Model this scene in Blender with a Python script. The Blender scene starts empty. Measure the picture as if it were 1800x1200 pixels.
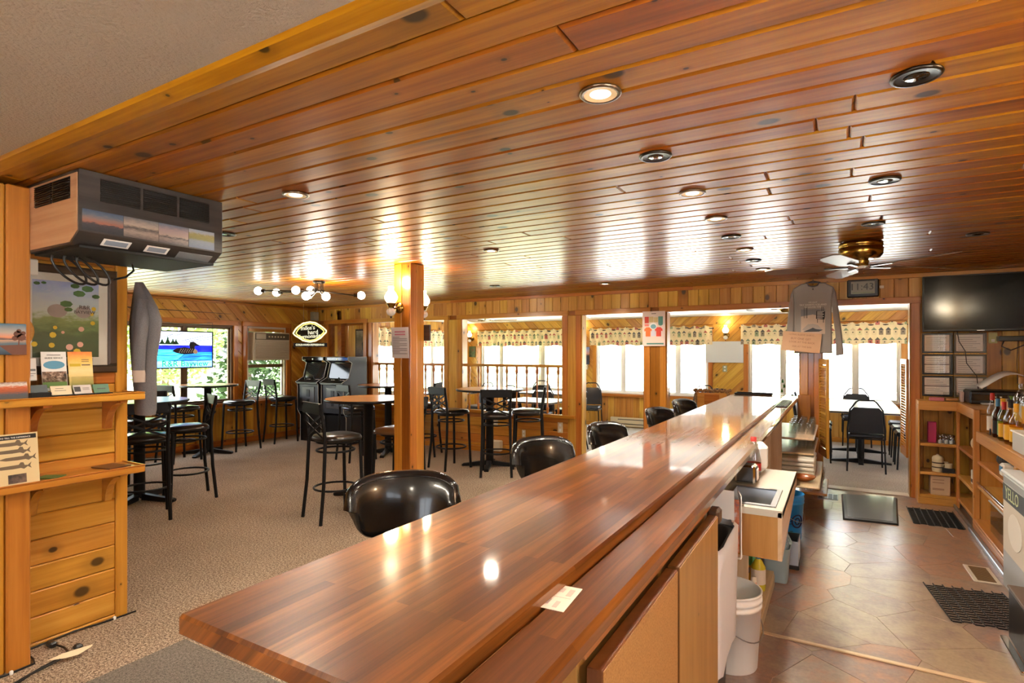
import bpy, bmesh, math, random
from mathutils import Vector as V, Matrix
random.seed(7)
PI = math.pi
sc = bpy.context.scene
C = sc.collection

def S(r, g, b):
    f = lambda c: (c / 255 / 12.92) if c <= 10 else ((c / 255 + .055) / 1.055) ** 2.4
    return (f(r), f(g), f(b), 1)

# ---------------- camera, sky, exposure ----------------
cd = bpy.data.cameras.new('camera'); cam = bpy.data.objects.new('camera', cd); C.objects.link(cam)
cam.location = (0, 0, 1.55); cam.rotation_euler = (PI / 2, 0, math.radians(30.3))
cd.sensor_width = 36; cd.lens = 36 * 984 / 1800; cd.shift_y = 18 / 1800; cd.clip_start = .05; cd.clip_end = 400
sc.camera = cam
sc.view_settings.view_transform = 'Standard'; sc.view_settings.look = 'None'
sc.view_settings.gamma = 1; sc.view_settings.use_curve_mapping = False
sc.view_settings.exposure = -1.0
w = bpy.data.worlds.new('overcast_sky'); sc.world = w; w.use_nodes = True
bg = w.node_tree.nodes['Background']; bg.inputs['Color'].default_value = (.86, .93, 1, 1); bg.inputs['Strength'].default_value = 21
sc.cycles.max_bounces = 8; sc.cycles.diffuse_bounces = 5; sc.cycles.glossy_bounces = 4; sc.cycles.transmission_bounces = 6
sc.cycles.transparent_max_bounces = 12; sc.cycles.sample_clamp_indirect = 60; sc.cycles.caustics_reflective = False
sc.cycles.caustics_refractive = False; sc.cycles.use_denoising = True; sc.cycles.blur_glossy = .3

sl_ = bpy.data.lights.new('sun', 'SUN'); sl_.energy = 230; sl_.angle = .05; sl_.color = (1, .97, .9)
so_ = bpy.data.objects.new('sun', sl_); C.objects.link(so_); so_.location = (2, -8, 15); so_.rotation_euler = V((-.12, .47, -.88)).to_track_quat('-Z', 'Y').to_euler()

def lamp(name, kind, loc, energy, col=(1, .9, .76), size=.1, rot=(0, 0, 0), spot=2.2, parent=None):
    l = bpy.data.lights.new(name, kind); l.energy = energy * 1.5; l.color = col
    if kind == 'AREA': l.shape = 'DISK'; l.size = size
    else: l.shadow_soft_size = size
    if kind == 'SPOT': l.spot_size = spot; l.spot_blend = .6
    o = bpy.data.objects.new(name, l); o.location = loc; o.rotation_euler = rot; C.objects.link(o)
    if parent: o.parent = parent
    return o

# ---------------- materials ----------------
def nt(name):
    m = bpy.data.materials.new(name); m.use_nodes = True
    t = m.node_tree; return m, t, t.nodes['Principled BSDF'], t.links.new
def N(t, kind, **kw):
    n = t.nodes.new('ShaderNode' + kind)
    for k, v in kw.items(): setattr(n, k, v)
    return n
def P(name, col, rough=.5, metal=0, coat=0, emit=None, es=0, trans=0, ior=1.45, alpha=1, spec=None):
    m, t, b, L = nt(name)
    i = b.inputs
    i['Base Color'].default_value = col; i['Roughness'].default_value = rough; i['Metallic'].default_value = metal
    i['Coat Weight'].default_value = coat; i['Coat Roughness'].default_value = .08
    i['Transmission Weight'].default_value = trans; i['IOR'].default_value = ior; i['Alpha'].default_value = alpha
    if spec is not None: i['Specular IOR Level'].default_value = spec
    if emit: i['Emission Color'].default_value = emit; i['Emission Strength'].default_value = es
    return m
def math_(t, op, a, b=None, c=None):
    n = N(t, 'Math', operation=op)
    for k, x in enumerate((a, b, c)):
        if x is None: continue
        if isinstance(x, (int, float)): n.inputs[k].default_value = x
        else: t.links.new(x, n.inputs[k])
    return n.outputs[0]
def ramp(t, fac, stops):
    r = N(t, 'ValToRGB'); e = r.color_ramp.elements
    while len(e) < len(stops): e.new(.5)
    for q, (p, c) in zip(e, stops): q.position = p; q.color = c
    t.links.new(fac, r.inputs[0]); return r.outputs[0]
def mapped(t, src, sx, sy, sz=1):
    m = N(t, 'Mapping'); m.inputs['Scale'].default_value = (sx, sy, sz); t.links.new(src, m.inputs['Vector']); return m.outputs[0]
def noise(t, vec, scale=1, detail=3, rough=.5):
    n = N(t, 'TexNoise'); n.inputs['Scale'].default_value = scale; n.inputs['Detail'].default_value = detail
    n.inputs['Roughness'].default_value = rough
    if vec is not None: t.links.new(vec, n.inputs['Vector'])
    return n.outputs['Fac']
def mix(t, fac, a, b, mode='MIX'):
    n = N(t, 'Mix', data_type='RGBA', blend_type=mode)
    for k, x in ((0, fac), (6, a), (7, b)):
        if isinstance(x, (int, float)): n.inputs[k].default_value = x
        elif isinstance(x, tuple): n.inputs[k].default_value = x
        else: t.links.new(x, n.inputs[k])
    return n.outputs[2]
def bump(t, b, h, strength=.2, dist=.01):
    n = N(t, 'Bump'); n.inputs['Strength'].default_value = strength; n.inputs['Distance'].default_value = dist
    t.links.new(h, n.inputs['Height']); t.links.new(n.outputs[0], b.inputs['Normal']); return n

def wood(name, dark, mid, light, rough=.4, coat=.3, knots=1.0, var=.25, grain=1.0, coatr=.12, spec=.35):
    m, t, b, L = nt(name)
    uv = N(t, 'UVMap').outputs[0]; oi = N(t, 'ObjectInfo').outputs['Random']
    g1 = noise(t, mapped(t, uv, 1.3, 30 * grain), 1, 4, .6)
    g2 = noise(t, mapped(t, uv, .5, 7 * grain), 1, 2, .5)
    f = math_(t, 'ADD', math_(t, 'MULTIPLY', g1, .55), math_(t, 'MULTIPLY', g2, .45))
    col = ramp(t, f, [(.32, dark), (.5, mid), (.68, light)])
    if knots:
        v = N(t, 'TexVoronoi', feature='F1', voronoi_dimensions='2D'); v.inputs['Scale'].default_value = 1
        L(mapped(t, uv, 2.6, 3.6), v.inputs['Vector'])
        sx = N(t, 'SeparateColor'); L(v.outputs['Color'], sx.inputs[0])
        rad = math_(t, 'MULTIPLY', math_(t, 'POWER', sx.outputs[0], 1.6), .115 * knots)
        k = N(t, 'MapRange', interpolation_type='SMOOTHSTEP'); L(v.outputs['Distance'], k.inputs[0])
        L(rad, k.inputs[2]); L(math_(t, 'MULTIPLY', rad, .55), k.inputs[1]); k.inputs[3].default_value = 1; k.inputs[4].default_value = 0
        halo = N(t, 'MapRange', interpolation_type='SMOOTHSTEP'); L(v.outputs['Distance'], halo.inputs[0])
        L(math_(t, 'MULTIPLY', rad, 2.6), halo.inputs[2]); L(rad, halo.inputs[1]); halo.inputs[3].default_value = .45; halo.inputs[4].default_value = 0
        col = mix(t, halo.outputs[0], col, tuple(c * .5 for c in mid[:3]) + (1,))
        col = mix(t, k.outputs[0], col, tuple(c * .13 for c in mid[:3]) + (1,))
    hs = N(t, 'HueSaturation'); L(col, hs.inputs['Color'])
    L(math_(t, 'MULTIPLY_ADD', oi, var * 1.6, 1 - var * .8), hs.inputs['Value'])
    L(math_(t, 'MULTIPLY_ADD', oi, .03, .493), hs.inputs['Hue'])
    L(hs.outputs[0], b.inputs['Base Color'])
    b.inputs['Roughness'].default_value = rough; b.inputs['Coat Weight'].default_value = coat; b.inputs['Coat Roughness'].default_value = coatr
    bump(t, b, g1, .08, .002); b.inputs['Specular IOR Level'].default_value = spec
    return m
W_CEIL = wood('ceiling_pine', S(108, 52, 4), S(148, 80, 8), S(178, 108, 18), .42, .52, 1.15, .2, coatr=.27, spec=.2)
W_PINE = wood('knotty_pine', S(158, 98, 34), S(192, 132, 54), S(212, 158, 80), .42, .35, 1.15, .22)
W_PANEL = wood('panel_pine', S(164, 94, 30), S(190, 118, 46), S(206, 140, 66), .4, .35, 1.2, .12)
W_TRIM = wood('trim_pine', S(158, 88, 26), S(184, 112, 40), S(200, 130, 56), .38, .45, .5, .14)
W_RED = wood('stained_post', S(122, 64, 14), S(148, 82, 22), S(168, 100, 34), .35, .5, .6, .1)
W_SHELF = wood('shelf_pine', S(170, 102, 42), S(198, 130, 62), S(214, 150, 82), .38, .45, .4, .1)
W_CAB = wood('cabinet_wood', S(136, 84, 42), S(160, 108, 60), S(176, 124, 76), .42, .15, .2, .06, .7)
W_LAM = wood('laminate_board', S(176, 148, 116), S(196, 168, 136), S(206, 180, 150), .4, .1, 0, .06)
W_DARK = wood('dark_frame_wood', S(44, 30, 24), S(62, 44, 34), S(80, 58, 46), .4, .3, 0, .1)
W_TABLE = wood('table_laminate', S(180, 116, 58), S(204, 140, 78), S(216, 156, 94), .3, .4, 0, .04)

def butcher():
    m, t, b, L = nt('butcher_block')
    uv = N(t, 'UVMap').outputs[0]
    br = N(t, 'TexBrick'); L(uv, br.inputs['Vector'])
    for k, v in (('Scale', 1), ('Mortar Size', 0), ('Bias', 0), ('Brick Width', .95), ('Row Height', .034)): br.inputs[k].default_value = v
    br.inputs['Color1'].default_value = S(92, 48, 14); br.inputs['Color2'].default_value = S(136, 82, 30); br.offset = .37
    g = noise(t, mapped(t, uv, 2.2, 60), 1, 4, .65)
    g2 = noise(t, mapped(t, uv, 1.1, 14), 1, 3, .5)
    col = mix(t, 1, br.outputs['Color'], ramp(t, g, [(.3, (.5, .45, .4, 1)), (.65, (1.15, 1.1, 1.05, 1))]), 'MULTIPLY')
    col = mix(t, 1, col, ramp(t, g2, [(.36, (.72, .68, .62, 1)), (.62, (1.12, 1.1, 1.08, 1))]), 'MULTIPLY')
    L(col, b.inputs['Base Color']); b.inputs['Roughness'].default_value = .34; b.inputs['Specular IOR Level'].default_value = .25; b.inputs['Coat Weight'].default_value = 1
    sp = noise(t, mapped(t, uv, 3, 5), 1, 4, .6)
    L(math_(t, 'MULTIPLY_ADD', sp, .10, .01), b.inputs['Coat Roughness'])
    return m
BUTCHER = butcher()

def carpet(name, cols, sc_=170):
    m, t, b, L = nt(name)
    co = N(t, 'TexCoord').outputs['Object']
    n1 = noise(t, co, sc_, 2, .7); n2 = noise(t, co, sc_ * .45, 2, .6); n3 = noise(t, co, 1.4, 3)
    f = math_(t, 'ADD', math_(t, 'MULTIPLY', n1, .6), math_(t, 'MULTIPLY', n2, .4))
    col = ramp(t, f, [(.36, cols[0]), (.46, cols[1]), (.53, cols[2]), (.62, cols[3])])
    col = mix(t, 1, col, ramp(t, n3, [(.35, (.88, .88, .88, 1)), (.65, (1.08, 1.08, 1.08, 1))]), 'MULTIPLY')
    L(col, b.inputs['Base Color']); b.inputs['Roughness'].default_value = .95; b.inputs['Specular IOR Level'].default_value = .1
    bump(t, b, f, .9, .006)
    return m
CARPET = carpet('brown_carpet', [S(56, 46, 38), S(130, 111, 94), S(172, 152, 131), S(222, 203, 178)])
CARPET2 = carpet('grey_carpet', [S(104, 98, 92), S(158, 152, 144), S(176, 170, 162), S(196, 190, 182)])
MATGREY = carpet('grey_mat', [S(80, 74, 68), S(112, 105, 97), S(126, 118, 110), S(142, 134, 125)], 170)

def stone():
    m, t, b, L = nt('flagstone_vinyl')
    co = N(t, 'TexCoord').outputs['Object']; oi = N(t, 'ObjectInfo').outputs['Random']
    n1 = noise(t, co, 7, 5, .65); n2 = noise(t, co, 45, 3, .6)
    f = math_(t, 'ADD', math_(t, 'MULTIPLY', oi, .5), math_(t, 'MULTIPLY', n1, .75))
    col = ramp(t, f, [(.25, S(126, 104, 88)), (.42, S(152, 128, 108)), (.55, S(166, 120, 92)), (.68, S(136, 110, 100)), (.85, S(160, 138, 112))])
    col = mix(t, 1, col, ramp(t, n2, [(.3, (.86, .85, .84, 1)), (.7, (1.1, 1.1, 1.1, 1))]), 'MULTIPLY')
    L(col, b.inputs['Base Color']); b.inputs['Roughness'].default_value = .3; b.inputs['Specular IOR Level'].default_value = .6; b.inputs['Coat Weight'].default_value = 1; b.inputs['Coat Roughness'].default_value = .22
    bump(t, b, n1, .25, .004)
    return m
STONE = stone()
GROUT = P('grout', S(132, 108, 90), .35); CDARK = P('ceiling_backing', S(50, 28, 10), .7)

def popcorn():
    m, t, b, L = nt('popcorn_plaster')
    co = N(t, 'TexCoord').outputs['Object']
    n1 = noise(t, co, 130, 3, .6); v = N(t, 'TexVoronoi'); v.inputs['Scale'].default_value = 85; L(co, v.inputs['Vector'])
    h = math_(t, 'SUBTRACT', n1, math_(t, 'MULTIPLY', v.outputs['Distance'], .5))
    b.inputs['Base Color'].default_value = S(162, 148, 132); b.inputs['Roughness'].default_value = .9
    bump(t, b, h, .55, .01); return m
POPCORN = popcorn()

def schlick(t, f0):
    lw = N(t, 'LayerWeight'); lw.inputs['Blend'].default_value = .5
    return math_(t, 'MULTIPLY_ADD', math_(t, 'POWER', lw.outputs['Facing'], 5), 1 - f0, f0)
def glassy():
    m, t, b, L = nt('window_glass'); t.nodes.remove(b)
    tr = N(t, 'BsdfTransparent'); gl = N(t, 'BsdfGlossy'); gl.inputs['Roughness'].default_value = .0
    mx = N(t, 'MixShader'); L(schlick(t, .035), mx.inputs[0]); L(tr.outputs[0], mx.inputs[1]); L(gl.outputs[0], mx.inputs[2])
    L(mx.outputs[0], t.nodes['Material Output'].inputs[0]); return m
GLASS = glassy()
def tintglass(name, col, gloss=1.45):
    m, t, b, L = nt(name); t.nodes.remove(b)
    tr = N(t, 'BsdfTransparent'); tr.inputs[0].default_value = col; gl = N(t, 'BsdfGlossy'); gl.inputs['Roughness'].default_value = .05
    mx = N(t, 'MixShader'); L(schlick(t, ((gloss - 1) / (gloss + 1)) ** 2), mx.inputs[0]); L(tr.outputs[0], mx.inputs[1]); L(gl.outputs[0], mx.inputs[2])
    L(mx.outputs[0], t.nodes['Material Output'].inputs[0]); return m
def stained(name, col, streak=None):
    m, t, b, L = nt(name); t.nodes.remove(b)
    co = N(t, 'TexCoord').outputs['Object']
    n = noise(t, mapped(t, co, 8, 5, 40), 1, 3)
    c = ramp(t, n, [(.35, col), (.65, streak or col)])
    tr = N(t, 'BsdfTranslucent'); df = N(t, 'BsdfTransparent'); mx = N(t, 'MixShader'); mx.inputs[0].default_value = .45
    L(c, tr.inputs[0]); L(c, df.inputs[0]); L(tr.outputs[0], mx.inputs[1]); L(df.outputs[0], mx.inputs[2])
    L(mx.outputs[0], t.nodes['Material Output'].inputs[0]); return m
CLEAR = tintglass('clear_glass', (.86, .88, .88, 1), 2.1)
def gradient(name, stops, nscale=3, amp=.25):
    m, t, b, L = nt(name)
    uv = N(t, 'UVMap').outputs[0]; s = N(t, 'SeparateXYZ'); L(uv, s.inputs[0])
    n = noise(t, mapped(t, uv, nscale, nscale * 3), 1, 4, .6)
    f = math_(t, 'ADD', s.outputs[1], math_(t, 'MULTIPLY', math_(t, 'SUBTRACT', n, .5), amp))
    L(ramp(t, f, stops), b.inputs['Base Color']); b.inputs['Roughness'].default_value = .4; return m
def speck(name, cols, scale=40, rough=.6):
    m, t, b, L = nt(name); co = N(t, 'TexCoord').outputs['Object']
    L(ramp(t, noise(t, co, scale, 3, .6), [(.3 + .4 * i / max(1, len(cols) - 1), c) for i, c in enumerate(cols)]), b.inputs['Base Color'])
    b.inputs['Roughness'].default_value = rough; return m

BLK = P('black_metal', S(17, 17, 18), .45, 0, spec=.3)
VINYL = P('black_vinyl', S(13, 12, 12), .24, 0, .3)
SEATV = P('seat_vinyl', S(24, 22, 21), .3, 0, .3)
SEATB = P('brown_vinyl', S(118, 84, 56), .35, 0, .2)
PIPING = P('worn_piping', S(120, 92, 66), .35)
BLKP = P('black_plastic', S(22, 22, 24), .35)
BLKG = P('gloss_black', S(10, 10, 11), .09, 0, .5)
GREYP = P('grey_plastic', S(120, 122, 124), .5)
WHT = P('white_plastic', S(232, 232, 228), .45)
WHTP = P('white_paint', S(226, 222, 212), .6)
PAPER = P('paper', S(236, 233, 227), .7)
CREAM = P('cream_plastic', S(214, 200, 168), .5)
INK = P('ink', S(70, 66, 66), .7)
CHROME = P('chrome', S(200, 200, 200), .15, 1)
STEEL = P('steel', S(170, 172, 174), .28, 1)
BRASS = P('antique_brass', S(150, 118, 58), .25, 1)
ORB = P('bronze_metal', S(60, 54, 48), .3, .9)
def emis(name, col, s):
    m, t, b, L = nt(name); b.inputs['Base Color'].default_value = (.8, .8, .8, 1)
    b.inputs['Emission Color'].default_value = col; b.inputs['Emission Strength'].default_value = s * 1.8; return m
LEDW = emis('lamp_glow', (1, .86, .64, 1), 7); BAFF = P('cream_baffle', S(216, 180, 130), .5, emit=(1, .7, .4, 1), es=.6)
BULB = emis('bulb_glow', (1, .93, .82, 1), 16)
SHADE = emis('shade_glow', (1, .84, .58, 1), 5); SHADE2 = emis('soft_shade_glow', (1, .86, .66, 1), 1.6)

# ---------------- mesh helpers ----------------
class MB:
    def __init__(s): s.v = []; s.f = []; s.m = []; s.sm = []; s.T = Matrix()
    def add(s, vs, fs, mi=0, smooth=False):
        o = len(s.v); s.v += [s.T @ V(p) for p in vs]
        for f in fs: s.f.append([i + o for i in f]); s.m.append(mi); s.sm.append(smooth)
        return s
    def box(s, x0, x1, y0, y1, z0, z1, c=0, mi=0):
        if x0 > x1: x0, x1 = x1, x0
        if y0 > y1: y0, y1 = y1, y0
        if z0 > z1: z0, z1 = z1, z0
        c = min(c, (x1 - x0) * .45, (y1 - y0) * .45, (z1 - z0) * .45)
        X, Y, Z = (x0, x1), (y0, y1), (z0, z1)
        if c <= 0:
            vs = [(X[i], Y[j], Z[k]) for i in (0, 1) for j in (0, 1) for k in (0, 1)]
            return s.add(vs, [(0, 1, 3, 2), (4, 6, 7, 5), (0, 4, 5, 1), (2, 3, 7, 6), (0, 2, 6, 4), (1, 5, 7, 3)], mi)
        vs = []; idx = {}
        for i in (0, 1):
            for j in (0, 1):
                for k in (0, 1):
                    q = (X[i], Y[j], Z[k]); d = (c if i == 0 else -c, c if j == 0 else -c, c if k == 0 else -c)
                    for a in range(3):
                        idx[i, j, k, a] = len(vs); vs.append(tuple(q[b] + (0 if b == a else d[b]) for b in range(3)))
        fs = []
        for a in range(3):
            b, e = (a + 1) % 3, (a + 2) % 3
            for sgn in (0, 1):
                q = []
                for bb, ee in ((0, 0), (1, 0), (1, 1), (0, 1)):
                    t = [0, 0, 0]; t[a] = sgn; t[b] = bb; t[e] = ee; q.append(idx[t[0], t[1], t[2], a])
                fs.append(q)
            for bb in (0, 1):
                for ee in (0, 1):
                    q = []
                    for aa, ax in ((0, b), (1, b), (1, e), (0, e)):
                        t = [0, 0, 0]; t[a] = aa; t[b] = bb; t[e] = ee; q.append(idx[t[0], t[1], t[2], ax])
                    fs.append(q)
        for i in (0, 1):
            for j in (0, 1):
                for k in (0, 1): fs.append([idx[i, j, k, a] for a in range(3)])
        return s.add(vs, fs, mi)
    def bar(s, p, q, w, h, up=(0, 0, 1), c=0, mi=0):
        p, q = V(p), V(q); d = q - p; L = d.length; d.normalize(); u = V(up)
        if abs(d.dot(u)) > .98: u = V((0, 1, 0))
        x = d.cross(u).normalized(); z = x.cross(d)
        o = s.T; s.T = o @ Matrix(((x.x, d.x, z.x, p.x), (x.y, d.y, z.y, p.y), (x.z, d.z, z.z, p.z), (0, 0, 0, 1)))
        s.box(-w / 2, w / 2, 0, L, -h / 2, h / 2, c, mi); s.T = o; return s
    def tube(s, pts, r, n=8, closed=False, mi=0, smooth=True):
        pts = [V(p) for p in pts]; k = len(pts); rs = r if isinstance(r, (list, tuple)) else [r] * k
        vs = []; nrm = None
        for i in range(k):
            a = pts[i - 1] if (i or closed) else pts[0]; b = pts[(i + 1) % k] if (i < k - 1 or closed) else pts[-1]
            t = (b - a).normalized()
            if nrm is None: nrm = t.orthogonal().normalized()
            nrm = (nrm - t * nrm.dot(t))
            nrm = nrm.normalized() if nrm.length > 1e-6 else t.orthogonal().normalized()
            bn = t.cross(nrm)
            for j in range(n):
                an = 2 * PI * j / n; vs.append(pts[i] + (nrm * math.cos(an) + bn * math.sin(an)) * rs[i])
        fs = []
        for i in range(k if closed else k - 1):
            for j in range(n):
                a, b = i * n + j, i * n + (j + 1) % n; c_, d = ((i + 1) % k) * n + (j + 1) % n, ((i + 1) % k) * n + j
                fs.append((a, b, c_, d))
        s.add(vs, fs, mi, smooth)
        if not closed: s.add(vs[:n] + vs[-n:], [list(range(n))[::-1], list(range(n, 2 * n))], mi)
        return s
    def lathe(s, prof, n=20, c=(0, 0, 0), axis=None, mi=0, smooth=True, caps=True):
        T = Matrix.Translation(V(c))
        if axis is not None: T = T @ V((0, 0, 1)).rotation_difference(V(axis)).to_matrix().to_4x4()
        vs = []
        for r, z in prof:
            for j in range(n): a = 2 * PI * j / n; vs.append(T @ V((r * math.cos(a), r * math.sin(a), z)))
        fs = [(i * n + j, i * n + (j + 1) % n, (i + 1) * n + (j + 1) % n, (i + 1) * n + j) for i in range(len(prof) - 1) for j in range(n)]
        s.add(vs, fs, mi, smooth)
        if caps:
            if prof[0][0] > 1e-5: s.add(vs[:n], [list(range(n))[::-1]], mi)
            if prof[-1][0] > 1e-5: s.add(vs[-n:], [list(range(n))], mi)
        return s
    def prism(s, poly, fr, d0, d1, c=0, mi=0):
        O, A, B, Nn = [V(q) for q in fr]
        k = len(poly); front = inset(poly, c) if c else poly
        mid = d1 - c
        ring = lambda pp, d: [O + A * a + B * b + Nn * d for a, b in pp]
        vs = ring(poly, d0) + ring(poly, mid)
        fs = [list(range(k))] + [(i, (i + 1) % k, k + (i + 1) % k, k + i) for i in range(k)]
        if c:
            vs += ring(front, d1); fs += [(k + i, k + (i + 1) % k, 2 * k + (i + 1) % k, 2 * k + i) for i in range(k)] + [list(range(2 * k, 3 * k))]
        else: fs += [list(range(k, 2 * k))]
        return s.add(vs, fs, mi)
    def ball(s, c, r, nu=14, nv=9, sc_=(1, 1, 1), mi=0):
        pr = [(max(1e-6, math.sin(PI * i / nv)) * r, -math.cos(PI * i / nv) * r) for i in range(nv + 1)]
        o = s.T; s.T = o @ Matrix.Translation(V(c)) @ Matrix.Diagonal((*sc_, 1)); s.lathe(pr, nu, mi=mi, caps=False); s.T = o; return s
    def quad(s, a, b, c, d, mi=0): return s.add([a, b, c, d], [(0, 1, 2, 3)], mi)
    def build(s, name, mats, parent=None, grain=None, fit=None, recalc=True):
        me = bpy.data.meshes.new(name); me.from_pydata([tuple(p) for p in s.v], [], s.f)
        if recalc:
            bm = bmesh.new(); bm.from_mesh(me); bmesh.ops.recalc_face_normals(bm, faces=bm.faces); bm.to_mesh(me); bm.free()
        if not isinstance(mats, (list, tuple)): mats = [mats]
        for m in mats: me.materials.append(m)
        me.polygons.foreach_set('material_index', s.m); me.polygons.foreach_set('use_smooth', s.sm)
        uv = me.uv_layers.new(name='UVMap').data
        if fit:                      # fit = (origin, axis u, axis v): 0..1 picture coordinates
            O, A, B = [V(q) for q in fit]
            for l in me.loops: p = me.vertices[l.vertex_index].co - O; uv[l.index].uv = (p.dot(A) / A.length_squared, p.dot(B) / B.length_squared)
        else:
            if grain is None:
                xs = [[p[i] for p in s.v] for i in range(3)]; ext = [max(q) - min(q) for q in xs]
                grain = [(1, 0, 0), (0, 1, 0), (0, 0, 1)][ext.index(max(ext))]
            g = V(grain).normalized(); ou, ov = random.uniform(0, 50), random.uniform(0, 50)
            for p in me.polygons:
                n = p.normal
                if abs(n.dot(g)) > .8: a = g.orthogonal().normalized(); b_ = g.cross(a)
                else: a = g; b_ = n.cross(g).normalized()
                for li in p.loop_indices:
                    co = me.vertices[me.loops[li].vertex_index].co; uv[li].uv = (co.dot(a) + ou, co.dot(b_) + ov)
        o = bpy.data.objects.new(name, me); C.objects.link(o)
        if parent: o.parent = parent
        return o

def inset(poly, c):
    k = len(poly); ar = sum(poly[i][0] * poly[(i + 1) % k][1] - poly[(i + 1) % k][0] * poly[i][1] for i in range(k))
    sg = 1 if ar > 0 else -1; out = []
    for i in range(k):
        p0, p1, p2 = V(poly[i - 1]), V(poly[i]), V(poly[(i + 1) % k])
        d1 = (p1 - p0).normalized(); d2 = (p2 - p1).normalized()
        n1 = V((-d1.y, d1.x)) * sg; n2 = V((-d2.y, d2.x)) * sg
        bis = n1 + n2; den = max(.25, 1 + n1.dot(n2)); q = p1 + bis * (c / den); out.append((q.x, q.y))
    return out
def clip(poly, nx, ny, d):          # keep nx*x+ny*y <= d
    out = []
    for i in range(len(poly)):
        a, b = poly[i], poly[(i + 1) % len(poly)]; fa, fb = nx * a[0] + ny * a[1] - d, nx * b[0] + ny * b[1] - d
        if fa <= 0: out.append(a)
        if fa * fb < 0: t = fa / (fa - fb); out.append((a[0] + (b[0] - a[0]) * t, a[1] + (b[1] - a[1]) * t))
    return out
def tidy(poly):
    out = []
    for p in poly:
        if not out or math.dist(p, out[-1]) > 4e-3: out.append(p)
    while len(out) > 2 and math.dist(out[0], out[-1]) < 4e-3: out.pop()
    return out
def area(p): return abs(sum(p[i][0] * p[(i + 1) % len(p)][1] - p[(i + 1) % len(p)][0] * p[i][1] for i in range(len(p)))) / 2

def planks(parent, fr, a0, a1, b0, b1, ang, wd, mat, th=.016, ch=.005, gap=.0025, seg=None, name='plank', off=0):
    """boards laid in the plane fr over the rectangle a0..a1, b0..b1, running at ang degrees; each its own object"""
    an = math.radians(ang); dx, dy = math.cos(an), math.sin(an); nx, ny = -dy, dx
    rect = [(a0, b0), (a1, b0), (a1, b1), (a0, b1)]
    ds = [nx * a + ny * b for a, b in rect]; us = [dx * a + dy * b for a, b in rect]
    k = math.floor((min(ds) - off) / wd)
    A, B = V(fr[1]), V(fr[2])
    while k * wd + off < max(ds):
        lo, hi = k * wd + off + gap / 2, (k + 1) * wd + off - gap / 2
        st = clip(clip(rect, nx, ny, hi), -nx, -ny, -lo); k += 1
        if len(st) < 3 or area(st) < 4e-4: continue
        cuts = [min(us) - 1]
        if seg:
            u = min(us) + random.uniform(.3, 1) * seg
            while u < max(us): cuts.append(u); u += random.uniform(.65, 1.2) * seg
        cuts.append(max(us) + 1)
        for c0, c1 in zip(cuts, cuts[1:]):
            p = clip(clip(st, dx, dy, c1 - .001), -dx, -dy, -(c0 + .001)); p = tidy(p) if len(p) >= 3 else p
            if len(p) < 3 or area(p) < 4e-4: continue
            MB().prism(p, fr, 0, th, ch).build(name, mat, parent, grain=A * dx + B * dy)

def tag(o, label=None, cat=None, group=None, kind=None):
    if label: o['label'] = label
    if cat: o['category'] = cat
    if group: o['group'] = group
    if kind: o['kind'] = kind
    return o
def thing(name, label, cat, loc=(0, 0, 0), rz=0, group=None):
    o = bpy.data.objects.new(name, None); o.empty_display_size = .05; C.objects.link(o)
    o.location = loc; o.rotation_euler = (0, 0, rz); return tag(o, label, cat, group)
def struct(name, loc=(0, 0, 0)):
    o = bpy.data.objects.new(name, None); o.empty_display_size = .05; C.objects.link(o); o.location = loc; o['kind'] = 'structure'; return o
def copy_tree(o, parent=None):
    c = o.copy(); C.objects.link(c)
    if parent is not None: c.parent = parent
    for ch in list(o.children): copy_tree(ch, c)
    return c
def dup(root, loc, rz, label=None, group=None):
    r = copy_tree(root); r.location = loc; r.rotation_euler = (0, 0, rz)
    if label: r['label'] = label
    if group: r['group'] = group
    return r
def text(body, size, mat, loc, rot, parent=None, align='CENTER', ext=.0006, name='lettering', sx=1.0, bold=0):
    c = bpy.data.curves.new(name, 'FONT'); c.body = body; c.size = size; c.extrude = ext; c.align_x = align; c.align_y = 'CENTER'; c.offset = bold
    c.resolution_u = 2
    tmp = bpy.data.objects.new('lettering_curve', c); C.objects.link(tmp)
    me = bpy.data.meshes.new_from_object(tmp.evaluated_get(bpy.context.evaluated_depsgraph_get())); bpy.data.objects.remove(tmp); bpy.data.curves.remove(c)
    me.name = name; me.materials.clear(); me.materials.append(mat); o = bpy.data.objects.new(name, me); C.objects.link(o); o.location = loc; o.rotation_euler = rot; o.scale = (sx, 1, 1)
    if parent: o.parent = parent
    return o
FY = lambda y, z=0: ((0, y, 0), (1, 0, 0), (0, 0, 1), (0, -1, 0))     # wall facing -Y: a = x, b = z
FX = lambda x: ((x, 0, 0), (0, 1, 0), (0, 0, 1), (1, 0, 0))           # wall facing +X: a = y, b = z
# ---------------- the room shell ----------------
def st(o): o['kind'] = 'structure'; return o
H = 2.38
XL, XR, YB = -8.8, 1.75, 7.3
# floors
fl = st(MB().box(XL - .1, -.95, -3, YB + .12, -.06, 0).build('floor', CARPET))
fv = st(MB().box(-.95, XR, -3, YB + .12, -.06, -.003).build('floor', GROUT))
fd = st(MB().box(-7.9, 2.5, YB + .12, 11.16, -.06, 0).build('floor', CARPET2))
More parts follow.
